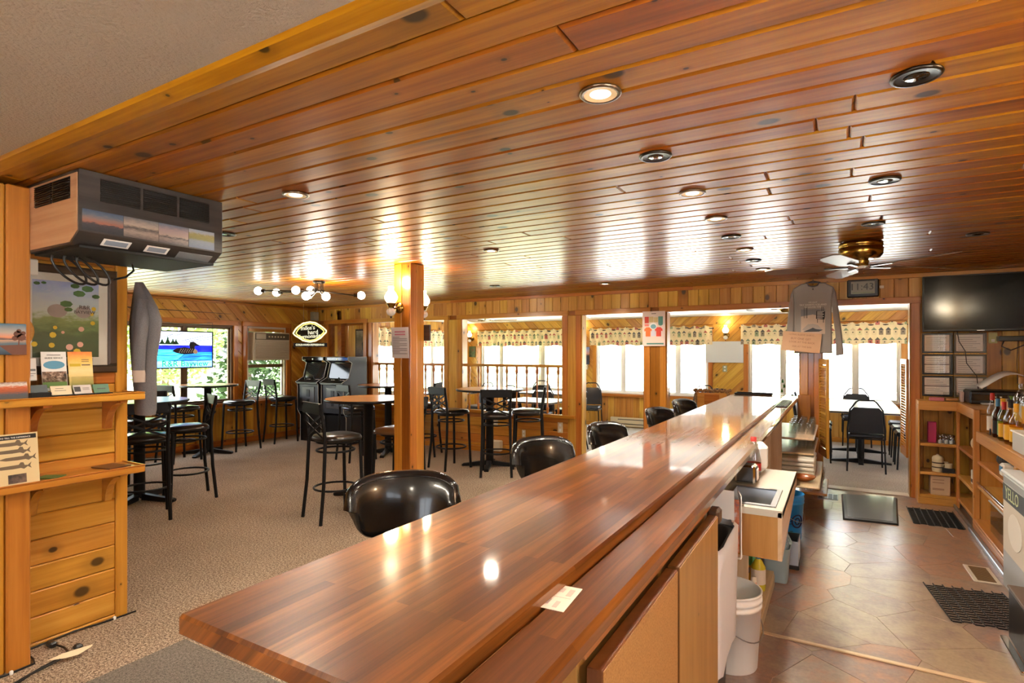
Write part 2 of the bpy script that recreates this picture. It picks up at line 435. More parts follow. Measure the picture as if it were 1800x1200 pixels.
# irregular flagstones of the sheet behind the bar: each a piece
rs = random.Random(3)
sites = [(-.4 + i * .36 + rs.uniform(-.2, .2), 1.6 + j * .36 + rs.uniform(-.2, .2) + (i % 2) * .18) for i in range(-1, 6) for j in range(-1, 18)]
for i, (px, py) in enumerate(sites):
    pg = [(-.94, 1.2), (1.05, 1.2), (1.05, YB + .1), (-.94, YB + .1)]
    for j, (qx, qy) in enumerate(sites):
        if i == j or abs(px - qx) + abs(py - qy) > 2: continue
        nx, ny = qx - px, qy - py; L_ = math.hypot(nx, ny); nx /= L_; ny /= L_
        pg = clip(pg, nx, ny, nx * (px + qx) / 2 + ny * (py + qy) / 2 - .0009)
        if len(pg) < 3: break
    if len(pg) < 3: continue
    pg = tidy(pg)
    if len(pg) >= 3 and area(pg) > .004: MB().prism(pg, ((0, 0, 0), (1, 0, 0), (0, 1, 0), (0, 0, 1)), -.004, 0, .0008).build('stone_tile', STONE, fv)
# ceilings
ce = st(MB().box(XL, XR, 1.02, YB + .02, H + .018, H + .1).build('ceiling', CDARK))
planks(ce, ((0, 0, H + .018), (1, 0, 0), (0, 1, 0), (0, 0, -1)), XL, XR, 1.02, YB, 0, .1393, W_CEIL, .018, .008, .008, seg=3.6, off=1.02 % .1393)
cp = st(MB().box(-3.8, XR, -3, 1.03, H, H + .1).build('ceiling', POPCORN))
st(MB().prism([(.955, H), (1.035, H - .002), (1.035, H - .022), (1.01, H - .026), (.965, H - .012)], ((0, 0, 0), (0, 1, 0), (0, 0, 1), (1, 0, 0)), -3.55, XR).build('trim_1', W_CEIL))
cdn = st(MB().box(-7.9, 2.5, YB + .12, 11.16, 2.23, 2.3).build('ceiling', WHTP))

st(MB().box(-9.2, 2.8, -3.3, 11.5, H + .1, H + .25).build('roof', WHTP))  # unseen slab added to stop sun leaking through the ceiling gap
# back wall with its openings
wb = MB()
wb.box(XL, XR, YB + .02, YB + .12, 2.07, H + .05)
for x0, x1 in ((-7.12, -3.13),): wb.box(x0, x1, YB + .02, YB + .12, 0, .6)
for x0, x1 in ((XL, -8.24), (-7.33, -7.12), (-5.53, -5.19), (-3.42, -3.13), (-2.23, -1.94), (-.39, -.17), (.66, XR)): wb.box(x0, x1, YB + .02, YB + .12, 0, 2.07)
wb.box(-8.24, -7.33, YB + .1, YB + .14, 0, 2.07)
wb = st(wb.build('wall_back', W_RED))
fr = FY(YB + .02)
planks(wb, fr, XL, XR, 2.13, 2.345, 90, .128, W_PINE, .02, .005)
planks(wb, fr, -7.12, -3.20, .085, .6, 0, .132, W_PANEL, .018, .006, seg=2.2)
planks(wb, fr, XL, -8.31, 0, 2.07, 90, .128, W_PINE, .018, .005)
planks(wb, FY(YB + .1), -8.17, -7.4, 0, 2.03, 90, .128, W_PINE, .014, .005)
planks(wb, fr, .74, XR, 0, 2.13, 90, .128, W_PINE, .018, .005)
tr = lambda x0, x1, z0, z1, d=.03, y=YB, n='trim', m=W_TRIM: MB().box(x0, x1, y - d, y + .02, z0, z1, .004).build(n, m, wb)
tr(XL, -5.4, 2.335, H, .025); tr(-5.4, -1.6, 2.335, H, .025); tr(-1.6, XR, 2.335, H, .025)          # crown boards
for x0, x1 in ((-8.34, -7.23), (-7.21, -5.44), (-5.28, -3.33), (-3.22, -2.14), (-2.03, -.3), (-.26, .75)): tr(x0, x1, 2.065, 2.135, .028)
for x0, x1 in ((-8.32, -8.24), (-7.33, -7.25), (-7.2, -7.12), (-5.53, -5.45), (-5.27, -5.19), (-3.42, -3.34), (-3.21, -3.13), (-2.23, -2.15), (-2.02, -1.94), (-.39, -.31), (-.25, -.17), (.66, .74)):
    tr(x0, x1, 0 if x0 < -7.2 or x0 > -3.25 else .64, 2.065, .024)
for x0, x1 in ((-5.45, -5.27), (-3.34, -3.21), (-2.15, -2.02), (-.31, -.25)): tr(x0, x1, .64 if x0 < -3.4 else 0, 2.065, .012, n='post_board', m=W_RED if x0 > -3.3 else W_PINE)
tr(-7.2, -3.13, 0, .085, .026)
tr(-7.2, -3.22, .6, .645, .06, n='sill')
for x, s in ((-7.12, 1), (-5.53, -1), (-5.19, 1), (-3.42, -1)):   # light jamb boards inside the openings
    MB().box(x, x + s * .012, YB - .01, YB + .14, .645, 2.065, .003).build('jamb', W_PINE, wb)
for x, s in ((-3.13, 1), (-2.23, -1), (-1.94, 1), (-.39, -1), (-.17, 1), (.66, -1)):
    MB().box(x, x + s * .012, YB - .01, YB + .14, 0, 2.065, .003).build('jamb', W_PINE if s > 0 else W_RED, wb)

# left wall: window with the glass panel, window with the cooler
wl = MB()
LZ0, LZ1 = .74, 1.98
wl.box(XL - .12, XL - .02, .8, YB + .1, 2.0, H + .05); wl.box(XL - .12, XL - .02, .8, YB + .1, 0, .7)
for y0, y1 in ((.8, 3.72), (5.76, 6.0), (6.8, YB + .1)): wl.box(XL - .12, XL - .02, y0, y1, .7, 2.0)
wl = st(wl.build('wall_left', W_RED))
frl = FX(XL - .02)
planks(wl, frl, .8, YB, 2.07, 2.35, -45, .128, W_PINE, .018, .005)
planks(wl, frl, 6.93, YB, .7, 2.07, -45, .128, W_PINE, .018, .005)
planks(wl, frl, 5.84, 5.93, .7, 2.07, -45, .128, W_PINE, .018, .005)
planks(wl, frl, .8, 3.64, .7, 2.07, -45, .14, W_PINE, .018, .005)
planks(wl, frl, .8, YB, .09, .64, 90, .128, W_PINE, .018, .005)
tl = lambda y0, y1, z0, z1, d=.028, n='trim': MB().box(XL - .02, XL + d, y0, y1, z0, z1, .004).build(n, W_TRIM, wl)
tl(.8, YB, 2.345, H); tl(.8, YB, 0, .09); tl(.8, YB, .64, .70, .05, 'sill')
MB().box(XL - .03, XL + .012, 6.045, 6.765, 1.90, 1.955, .003).build('filler_board', W_TRIM, wl); tl(3.64, 5.84, 1.99, 2.07); tl(5.92, 6.9, 1.99, 2.07)
for y0 in (3.64, 5.76, 5.93, 6.8): tl(y0, y0 + .08, .7, 1.99)
W_SASH = P('window_sash', S(196, 188, 172), .5); SASHD = P('window_frame_brown', S(96, 70, 48), .5)
def window(name, fr_, a0, a1, z0, z1, mull, sash, depth=.09, mw=.045, mm=None, kind=True):
    """frame and panes in the wall plane fr_; a along the wall"""
    O, A, B, Nn = fr_
    r = lambda x0, x1, b0, b1, d0, d1, c=.003: MB().prism([(x0, b0), (x1, b0), (x1, b1), (x0, b1)], fr_, d0, d1, c)
    f = MB()
    for q in (((a0, a1, z1 - .035, z1)), (a0, a1, z0, z0 + .035), (a0, a0 + .035, z0 + .035, z1 - .035), (a1 - .035, a1, z0 + .035, z1 - .035)):
        f.prism([(q[0], q[2]), (q[1], q[2]), (q[1], q[3]), (q[0], q[3])], fr_, -depth, 0, .003)
    o = st(f.build(name, sash))
    xs = [a0 + .035] + list(mull) + [a1 - .035]
    for m_ in mull: r(m_ - mw / 2, m_ + mw / 2, z0 + .035, z1 - .035, -depth * .8, -depth * .25).build('mullion', mm or sash, o)
    for i in range(len(xs) - 1):
        p0, p1 = xs[i] + (mw / 2 if i else 0), xs[i + 1] - (mw / 2 if i < len(xs) - 2 else 0)
        s_ = MB()
        for q in ((p0, p1, z0 + .035, z0 + .065), (p0, p1, z1 - .065, z1 - .035), (p0, p0 + .028, z0 + .065, z1 - .065), (p1 - .028, p1, z0 + .065, z1 - .065)):
            s_.prism([(q[0], q[2]), (q[1], q[2]), (q[1], q[3]), (q[0], q[3])], fr_, -depth * .7, -depth * .35, .003)
        so = s_.build('sash', sash, o)
        r(p0 + .02, p1 - .02, z0 + .055, z1 - .055, -depth * .55, -depth * .5, 0).build('pane', GLASS, so)
    return o
w1 = window('window_1', FX(XL), 3.72, 5.76, .70, 1.99, (4.97,), SASHD, .1, .05)
w2 = window('window_2', FX(XL), 6.01, 6.8, .70, 1.99, (), W_SASH, .1)
MB().box(XL - .06, XL - .03, 6.05, 6.76, 1.27, 1.33, .003).build('meeting_rail', SASHD, w2)

# dining room walls
FYD = 11.14
wf = MB(); wins = ((-7.36, -5.2, (-6.82, -5.73)), (-4.44, -2.16, (-3.86, -2.74)), (-1.45, .88, (-.87, .24)))
wf.box(-7.9, 2.5, FYD + .02, FYD + .14, 2.0, 2.3); wf.box(-7.9, 2.5, FYD + .02, FYD + .14, 0, .68)
ps = [-7.9] + [q for a in wins for q in a[:2]] + [2.5]
for i in range(0, len(ps), 2): wf.box(ps[i], ps[i + 1], FYD + .02, FYD + .14, .68, 2.0)
wf = st(wf.build('wall_far', W_RED))
frf = FY(FYD + .02)
planks(wf, frf, -7.9, -3.3, 2.07, 2.23, -45, .14, W_PINE, .016, .005); planks(wf, frf, -3.3, 2.5, 2.07, 2.23, 45, .14, W_PINE, .016, .005)
for i in range(0, len(ps), 2): planks(wf, frf, ps[i] + (.08 if i else 0), ps[i + 1] - (.08 if i < 6 else 0), .68, 2.07, -45 if i < 4 else 45, .14, W_PINE, .016, .005)
planks(wf, frf, -7.9, 2.5, .08, .62, 90, .135, W_PINE, .016, .005)
tf = lambda x0, x1, z0, z1, d=.024, n='trim': MB().box(x0, x1, FYD - d, FYD + .02, z0, z1, .004).build(n, W_TRIM, wf)
tf(-7.9, 2.5, 0, .08); tf(-7.9, 2.5, .62, .675, .05, 'sill')
for i, (x0, x1, mu) in enumerate(wins):
    tf(x0 - .08, x1 + .08, 1.99, 2.06)
    for x in (x0 - .08, x1): tf(x, x + .08, .68, 1.99)
    window('window_%d' % (i + 3), FY(FYD), x0, x1, .68, 1.99, mu, W_SASH if i != 1 else WHT, .1)
FXD = -7.88
ws = MB(); ws.box(FXD - .12, FXD - .02, YB, FYD + .1, 2.0, 2.3); ws.box(FXD - .12, FXD - .02, YB, FYD + .1, 0, .68)
for y0, y1 in ((YB, 8.2), (10.62, FYD + .1)): ws.box(FXD - .12, FXD - .02, y0, y1, .68, 2.0)
ws = st(ws.build('wall_far_left', W_RED))
planks(ws, FX(FXD - .02), YB + .12, FYD, 2.03, 2.23, 90, .13, W_PINE, .016, .005)
planks(ws, FX(FXD - .02), YB + .12, 8.12, .68, 2.03, 90, .13, W_PINE, .016, .005); planks(ws, FX(FXD - .02), 10.7, FYD, .68, 2.03, 90, .13, W_PINE, .016, .005)
planks(ws, FX(FXD - .02), YB + .12, FYD, .0, .64, 90, .13, W_PINE, .016, .005)
for y0, y1, z0, z1 in ((8.12, 10.7, .64, .68), (8.12, 8.2, .68, 2.03), (10.62, 10.7, .68, 2.03), (8.12, 10.7, 1.99, 2.05)):
    MB().box(FXD - .02, FXD + .024, y0, y1, z0, z1, .004).build('trim', W_TRIM, ws)
window('window_6', FX(FXD), 8.2, 10.62, .68, 1.99, (8.8, 10.0), W_SASH, .1)
st(MB().box(2.5, 2.6, YB, FYD + .1, 0, 2.3).build('wall_far_right', W_PINE))
# right wall, rear of the entry room with an unseen window added to let light in, near left walls
wq = MB(); wq.box(XR, XR + .1, -3, -.6, 0, H + .05); wq.box(XR, XR + .1, 1.2, YB + .12, 0, H + .05); wq.box(XR, XR + .1, -.6, 1.2, 0, .95); wq.box(XR, XR + .1, -.6, 1.2, 2.05, H + .05)
st(wq.build('wall_right', W_PANEL))
window('window_8', ((XR, 0, 0), (0, 1, 0), (0, 0, 1), (-1, 0, 0)), -.6, 1.2, .95, 2.05, (.3,), W_SASH, .1)
wr_ = MB(); wr_.box(-3.7, XR, -3.1, -3, 0, 1.0); wr_.box(-3.7, XR, -3.1, -3, 2.0, H + .05); wr_.box(-3.7, -1.4, -3.1, -3, 1.0, 2.0); wr_.box(.4, XR, -3.1, -3, 1.0, 2.0)
st(wr_.build('wall_front', W_PANEL))
window('window_7', ((0, -3, 0), (1, 0, 0), (0, 0, 1), (0, 1, 0)), -1.4, .4, 1.0, 2.0, (-.5,), W_SASH, .1)
st(MB().box(-3.7, -3.62, -3, 1.0, 0, H + .05).build('wall_left_near', W_PANEL))
st(MB().box(XL - .1, -3.62, .72, .8, 0, H + .05).build('wall_front_left', W_PANEL))

# partition at the left with its posts
PX = -3.65
wp = st(MB().box(PX - .1, PX - .016, 1.12, 1.7, 0, H).build('wall_partition', W_RED))
planks(wp, FX(PX - .016), 1.17, 1.655, .0, H, 0, .1345, W_PANEL, .016, .006, off=.02)
MB().box(PX - .11, PX + .012, 1.652, 1.715, 0, H, .005).build('corner_post', W_TRIM, wp)
MB().box(PX - .1, -3.45, 1.095, 1.19, 0, H - .02, .007).build('post_board', W_TRIM, wp)
MB().box(PX - .1, -3.462, .96, 1.094, 0, H - .02, .007).build('post_board', W_TRIM, wp)
MB().box(PX - .1, -3.47, .80, .958, 0, H - .02, .007).build('post_board', W_TRIM, wp)
# free post in the middle of the room, cased in four boards
cpst = st(MB().box(-3.645, -3.465, 4.045, 4.215, 0, H).build('post', W_RED))
MB().box(-3.655, -3.565, 4.03, 4.046, 0, H, .004).build('casing_board', W_TRIM, cpst); MB().box(-3.562, -3.466, 4.033, 4.046, 0, H, .004).build('casing_board', W_RED, cpst)
MB().box(-3.466, -3.45, 4.03, 4.12, 0, H, .004).build('casing_board', W_TRIM, cpst); MB().box(-3.466, -3.453, 4.122, 4.23, 0, H, .004).build('casing_board', W_TRIM, cpst)

# spindle railings in the two openings
def railing(x0, x1, label, n):
    t = thing('spindle_railing', label, 'railing', (x0, YB + .06, .645), 0, 'spindle railings in the half wall openings')
    L_ = x1 - x0
    MB().box(0, L_, -.035, .035, .675, .715, .008).build('top_rail', W_TRIM, t)
    pr = [(.016, 0), (.018, .06), (.024, .075), (.015, .095), (.011, .16), (.012, .42), (.015, .5), (.011, .56), (.022, .59), (.024, .62), (.018, .64), (.02, .675)]
    for i in range(n): MB().lathe(pr, 10, ((i + .5) * L_ / n, 0, 0)).build('spindle', W_TRIM, t)
railing(-7.1, -5.545, 'turned wooden spindle railing in the opening behind the free post', 9)
railing(-5.175, -3.435, 'turned wooden spindle railing behind the pub table by the doorway', 10)

# ---------------- outside ----------------
GRASS = speck('lawn', [S(120, 132, 100), S(150, 158, 126), S(176, 180, 150)], 1.2, .9); BOUNCE_GROUND = speck('pale_bounce_ground', [S(206, 208, 204), S(226, 228, 226)], 3, .9)  # ground past the dining windows made pale to bounce light indoors
st(MB().box(-120, -9.2, -60, 160, -.9, -.8).build('ground', GRASS)); st(MB().box(-9.2, 90, -60, 160, -.9, -.8).build('ground', BOUNCE_GROUND))
GLARE_LEAF = speck('leaves_glare_pale', [S(190, 204, 150), S(222, 228, 196)], 3, .8)  # far foliage coloured pale to stand in for bright daylight on it
BARK = speck('bark', [S(70, 56, 44), S(100, 84, 66)], 12, .9)
LEAF = [speck('leaves_light', [S(100, 130, 60), S(150, 176, 96)], 3, .8), speck('leaves_mid', [S(60, 90, 40), S(100, 130, 66)], 3, .8), speck('needles', [S(30, 54, 26), S(56, 80, 40)], 3, .8)]
def tree(x, y, h, kind, label, seed):
    rr = random.Random(seed); t = thing('conifer_tree' if kind == 2 else 'leafy_tree', label, 'tree', (x, y, -.82), 0, 'trees outside the windows')
    MB().tube([(0, 0, 0), (.05, 0, h * .4), (0, .05, h * .9)], [h * .022, h * .016, .02], 7).build('trunk', BARK, t)
    vs, fs = [], []
    for i in range(4200 if y < 20 else 600):
        if kind == 2:
            z = rr.uniform(.06, 1) * h; R_ = (1.03 - z / h) * h * .24 * (.55 + .45 * ((z * 2.2) % 1)); a = rr.uniform(0, 2 * PI); q = R_ * math.sqrt(rr.random())
            p = V((q * math.cos(a), q * math.sin(a), z - q * .25))
        else:
            d = V((rr.gauss(0, 1), rr.gauss(0, 1), rr.gauss(0, 1))).normalized() * rr.uniform(.5, 1); p = V((d.x * h * .3, d.y * h * .3, h * .62 + d.z * h * .36))
        s_ = h * rr.uniform(.018, .04) * (.55 if y < 20 else 1); a1 = V((rr.gauss(0, 1), rr.gauss(0, 1), rr.gauss(0, .6))).normalized() * s_; b1 = a1.orthogonal().normalized() * s_ * .6
        k = len(vs); vs += [p - a1, p + b1, p + a1, p - b1]; fs.append((k, k + 1, k + 2, k + 3))
    m = MB(); m.add(vs, fs); o = m.build('foliage', LEAF[kind] if y < 20 else GLARE_LEAF, t, grain=(1, 0, 0), recalc=False); o['kind'] = 'stuff'
for i, (x, y, h, k, lb) in enumerate(((-15.5, 8.2, 5, 0, 'pale leafy tree outside the left window beside the glass panel'), (-17, 11.6, 8, 2, 'tall conifer outside the left window beyond the cooler'),
        (-20, 6.4, 6, 1, 'bushy mid green tree far outside the left window'), (-14.2, 10.8, 3.4, 2, 'small spruce close outside the left window'), (-22, 15, 9, 0, 'tall pale tree far behind the dining room corner'),
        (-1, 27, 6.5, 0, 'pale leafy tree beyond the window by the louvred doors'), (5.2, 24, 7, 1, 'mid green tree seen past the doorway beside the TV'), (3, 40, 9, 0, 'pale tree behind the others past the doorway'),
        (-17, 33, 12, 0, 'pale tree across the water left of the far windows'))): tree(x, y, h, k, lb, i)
# ---------------- recessed cans ----------------
def can(x, y, lit, label):
    t = thing('recessed_light', label, 'ceiling light', (x, y, H), 0, 'lit recessed ceiling lights' if lit else 'unlit recessed ceiling lights')
    MB().lathe([(.052, -.0005), (.066, -.0005), (.068, -.006), (.063, -.011), (.054, -.010), (.052, -.0005)], 26, caps=False).build('trim_ring', ORB if not lit else P_RING, t)
    MB().lathe([(.053, -.0095), (.001, -.0015)], 22, caps=False).build('baffle', BAFF if lit else BLKP, t)
    MB().lathe([(.0001, -.004), (.032, -.0075), (.034, -.006)], 22, caps=False).build('lens', LEDW if lit else BLKG, t)
    if lit: lamp('can_light', 'SPOT', (0, 0, -.03), 110, (1, .88, .7), .05, (0, 0, 0), 2.6, t)
P_RING = P('bronze_ring', S(120, 104, 86), .3, .8)
for x, y, lit, lb in ((-.66, 1.69, 1, 'lit recessed light over the near end of the bar, nearest the camera'), (-2.47, 1.97, 1, 'lit recessed light right of the hanging air cleaner'),
    (-.66, 2.99, 1, 'second lit recessed light in the row over the bar'), (-.66, 3.64, 1, 'third lit recessed light in the row over the bar'), (-2.46, 3.87, 1, 'lit recessed light to the right of the free post'),
    (-.66, 4.87, 1, 'fourth lit recessed light in the row over the bar'), (-.66, 6.11, 1, 'lit recessed light at the far end of the bar row, beside a fan blade'), (-2.46, 6.45, 1, 'lit recessed light by the header above the doorway'),
    (.2, 2.06, 0, 'large dark unlit recessed light over the work aisle'), (-.67, 2.35, 0, 'dark unlit recessed light between the first two lit ones over the bar'), (.19, 3.24, 0, 'dark recessed light in the bright ceiling reflection'),
    (.19, 4.3, 0, 'dark recessed light just in front of the brass fan'), (-.67, 4.27, 0, 'dark recessed light after the third lit one over the bar'), (-.67, 5.48, 0, 'dark recessed light second from the far end of the bar row'),
    (.84, 5.04, 0, 'dark recessed light to the right of the brass fan'), (-3.72, 2.38, 0, 'dark recessed light half hidden behind the air cleaner'), (-3.74, 5.97, 0, 'dark recessed light behind the free post by the header')):
    can(x, y, lit, lb)
# unseen lamps added behind the camera to lift the ambient light
for k, (x, y) in enumerate(((-1.6, -.6), (.6, -1.2))):
    t = thing('added_fill_lamp', 'unseen fill lamp added under the entry room ceiling' + (' by the partition' if k == 0 else ' by the right wall'), 'ceiling light', (x, y, H), 0)
    MB().lathe([(.17, 0), (.17, -.03), (.15, -.035)], 24).build('base', BRASS, t)
    MB().lathe([(.15, -.035), (.14, -.07), (.09, -.095), (.001, -.105)], 24).build('lamp_shade', emis('fill_lamp_shade', (1, .85, .62, 1), 2), t)
    lamp('fill_light', 'AREA', (0, 0, -.12), 60, (1, .88, .7), .3, (0, 0, 0), parent=t)

DEDGE = wood('door_edge', S(84, 44, 18), S(104, 58, 26), S(120, 72, 34), .4, .2, 0, 0); DFACE = speck('particle_board', [S(140, 96, 46), S(166, 118, 62), S(178, 132, 76)], 220, .6)
# ---------------- the bar ----------------
BT = 1.05
bar = thing('bar_counter', 'long butcher block bar counter with a lowered service ledge running down the room', 'bar counter', (0, 0, 0))
BE = 7.42
MB().box(-1.09, -.53, .6, BE, BT - .042, BT, .006).build('worktop', BUTCHER, bar, grain=(0, 1, 0))
MB().box(-.53, -.405, .3, BE, BT - .072, BT - .026, .012).build('service_ledge', BUTCHER, bar, grain=(0, 1, 0))
EDGE = P('ledge_front_edge', S(196, 196, 196), .22, .1, .6)
MB().box(-.95, -.55, 1.0, 2.19, 0, BT - .042).build('body', W_CAB, bar, grain=(0, 0, 1)); MB().box(-.95, -.80, 2.19, BE - .03, 0, BT - .042).build('body', W_CAB, bar, grain=(0, 0, 1))
MB().box(-.55, -.44, 1.0, 2.19, .1, .975).build('cabinet_side', W_CAB, bar, grain=(0, 0, 1))
MB().box(-.55, -.42, 1.0, 2.2, .955, .978, .003).build('face_rail', W_CAB, bar)
for y0, y1 in ((1.002, 1.572), (1.592, 2.165)):
    dr = MB().box(-.42, -.387, y0, y1, .12, .945, .002).build('door', DEDGE, bar, grain=(0, 0, 1)); MB().box(-.388, -.3855, y0 + .003, y1 - .003, .123, .942).build('door_face', DFACE if y0 < 1.3 else W_CAB, dr, grain=(0, 0, 1))
MB().box(-.79, -.37, 3.24, 4.1, 0, .07, .004).build('toe_board', W_LAM, bar)
MB().box(-.79, -.375, 3.24, 4.1, .07, .09, .003).build('bottom_shelf', W_LAM, bar)
for y in (2.192, 3.225, 4.32, 5.25): MB().box(-.79, -.42, y, y + .018, 0 if y < 3 else .091, .62 if 3 < y < 4 else .975, .002).build('divider', W_LAM, bar, grain=(0, 0, 1))
MB().box(-.80, -.795, 2.215, BE - .03, .09, .97).build('back_panel', W_LAM, bar, grain=(0, 0, 1))
for z in (.74, .60, .42): MB().box(-.79, -.2 if z != .42 else -.14, 5.9 if z != .42 else 5.3, 7.1 if z != .42 else 6.6, z - .02, z, .008).build('shelf', W_LAM, bar)
MB().box(-.79, -.1, 6.25, 7.0, .14, .165, .006).build('shelf', W_SHELF, bar)
MB().box(-.43, -.385, 2.18, 2.25, .90, .96, .01).build('hinge_block', W_DARK, bar); MB().box(-.41, -.28, 7.17, 7.19, .44, 1.06, .004).build('end_panel', W_RED, bar)

# sink unit under the ledge
snk = thing('bar_sink_unit', 'projecting laminate sink unit with small steel bowl under the bar ledge', 'sink', (0, 0, 0))
GTOP = P('grey_laminate', S(186, 180, 166), .35)
x0, x1, y0, y1, zt = -.545, -.215, 2.715, 3.66, .85
m = MB(); bx0, bx1, by0, by1 = -.46, -.265, 2.78, 3.1
m.box(x0, x1, y0, by0, zt - .03, zt); m.box(x0, x1, by1, y1, zt - .03, zt); m.box(x0, bx0, by0, by1, zt - .03, zt); m.box(bx1, x1, by0, by1, zt - .03, zt)
m.build('worktop', GTOP, snk)
MB().box(x0, x1 - .004, y0 + .002, y0 + .02, zt - .22, zt - .03).build('side_panel', W_CAB, snk, grain=(0, 0, 1))
MB().prism([(y0, zt - .22), (y1, zt - .075), (y1, zt - .008), (y0, zt - .008)], ((x1 - .018, 0, 0), (0, 1, 0), (0, 0, 1), (1, 0, 0)), 0, .018, .002).build('front_panel', W_LAM, snk)
m = MB(); m.box(bx0 - .02, bx0 + .004, by0 - .02, by1 + .02, zt, zt + .006); m.box(bx1 - .004, bx1 + .02, by0 - .02, by1 + .02, zt, zt + .006)
m.box(bx0, bx1, by0 - .02, by0 + .004, zt, zt + .006); m.box(bx0, bx1, by1 - .004, by1 + .02, zt, zt + .006)
m.build('rim', STEEL, snk)
m = MB(); m.add([(bx0, by0, zt), (bx1, by0, zt), (bx1, by1, zt), (bx0, by1, zt), (bx0 + .02, by0 + .02, zt - .14), (bx1 - .02, by0 + .02, zt - .14), (bx1 - .02, by1 - .02, zt - .14), (bx0 + .02, by1 - .02, zt - .14)],
    [(0, 1, 5, 4), (1, 2, 6, 5), (2, 3, 7, 6), (3, 0, 4, 7), (4, 5, 6, 7)]); m.build('bowl', STEEL, snk, recalc=False)

# ---------------- pub tables, stools, dining chairs, bar stools ----------------
def pub_table(name, r, label, loc, rz):
    t = thing(name, label, 'table', (*loc, 0), rz, 'round high pub tables')
    MB().lathe([(r - .012, 1.022), (r, 1.03), (r, 1.045), (r - .006, 1.05)], 40).build('edge_band', BLKP, t)
    MB().lathe([(.001, 1.0505), (r - .008, 1.0505)], 40, caps=False).build('tabletop', W_TABLE, t, grain=(1, 0, 0))
    MB().lathe([(.052, .05), (.052, .99), (.09, 1.0), (.16, 1.022)], 18).build('column', BLK, t)
    for k in range(4):
        a = k * PI / 2; c, s = math.cos(a), math.sin(a)
        q = MB(); q.T = Matrix.Rotation(a, 4, 'Z'); q.prism([(.04, .02), (.37, .0), (.38, .022), (.36, .035), (.05, .085)], ((0, -.03, 0), (1, 0, 0), (0, 0, 1), (0, 1, 0)), 0, .06, .006)
        q.build('foot', BLK, t)
    return t
pub_table('pub_table', .457, 'round pub table left behind the brochure shelf', (-6.26, 3.06), .5)
pub_table('pub_table', .42, 'round pub table against the window below the stained glass panel', (-8.3, 5.02), .55)
pub_table('pub_table', .457, 'round pub table in the centre of the carpet beside the free post', (-4.39, 4.44), .5)
pub_table('pub_table', .457, 'round pub table in front of the spindle railing near the doorway', (-4.09, 6.4), .45)
pub_table('pub_table', .457, 'round pub table behind the central one, right of the arcade machines', (-5.94, 6.42), .5)

def pub_stool(seatmat, label):                 # faces local +Y
    t = thing('cross_back_stool', label, 'stool', (0, 0, 0), 0, 'cross back stools at the pub tables')
    pr = []
    q = MB(); n = 28; prof = [(.90, -.028), (1.0, -.018), (1.0, .0), (.93, .022), (.6, .034), (.001, .038)]
    def sup(a): c, s = math.cos(a), math.sin(a); e = .62; return (math.copysign(abs(c) ** e, c) * .205 * (1.0 + .05 * s), math.copysign(abs(s) ** e, s) * .205)
    vs = [(sup(2 * PI * j / n)[0] * k, sup(2 * PI * j / n)[1] * k + .01, .75 + z) for k, z in prof for j in range(n)]
    fs = [(i * n + j, i * n + (j + 1) % n, (i + 1) * n + (j + 1) % n, (i + 1) * n + j) for i in range(len(prof) - 1) for j in range(n)]
    q.add(vs, fs, smooth=True); q.add(vs[:n], [list(range(n))]); q.build('seat', seatmat, t)
    MB().tube([(.17 * math.cos(a) , .17 * math.sin(a), .712) for a in [2 * PI * i / 20 for i in range(20)]], .012, 6, True).build('seat_ring', BLK, t)
    for s in (-1, 1):
        MB().tube([(s * .165, .165, .72), (s * .172, .175, .4), (s * .185, .19, 0)], .0165, 8).build('leg', BLK, t)
        MB().tube([(s * .19, -.235, 0), (s * .178, -.2, .35), (s * .172, -.185, .72), (s * .172, -.195, .86), (s * .182, -.235, 1.08)], .0165, 8).build('leg', BLK, t)
    for z, r in ((.28, .2), (.63, .175)):
        pts = [(r * 1.0 * math.cos(a), r * .98 * math.sin(a) - .0, z) for a in [2 * PI * i / 24 for i in range(24)]]
        MB().tube(pts, .0105, 6, True).build('foot_ring', BLK, t)
    MB().prism([(-.187, .985), (.187, .985), (.19, 1.085), (-.19, 1.085)], ((0, -.232, 0), (1, 0, 0), (0, 0, 1), (0, -1, 0)), -.012, .012, .005).build('top_rail', BLK, t)
    for d in (-.035, .035):
        for s in (-1, 1): MB().bar((-s * .172, -.196, .80 + d), (s * .18, -.228, .95 + d), .006, .018, (0, 0, 1)).build('cross_bar', BLK, t)
    return t
G = math.atan2
def face(dx, dy): return G(dy, dx) - PI / 2
ps0 = pub_stool(SEATV, 'black cross back stool in the open carpet left of the central pub table'); ps0.location = (-4.1, 3.72, 0); ps0.rotation_euler.z = face(.28, .96)
psb = pub_stool(SEATB, 'cross back stool with brown seat behind the free post'); psb.location = (-3.9, 4.36, 0); psb.rotation_euler.z = face(-.98, -.1)
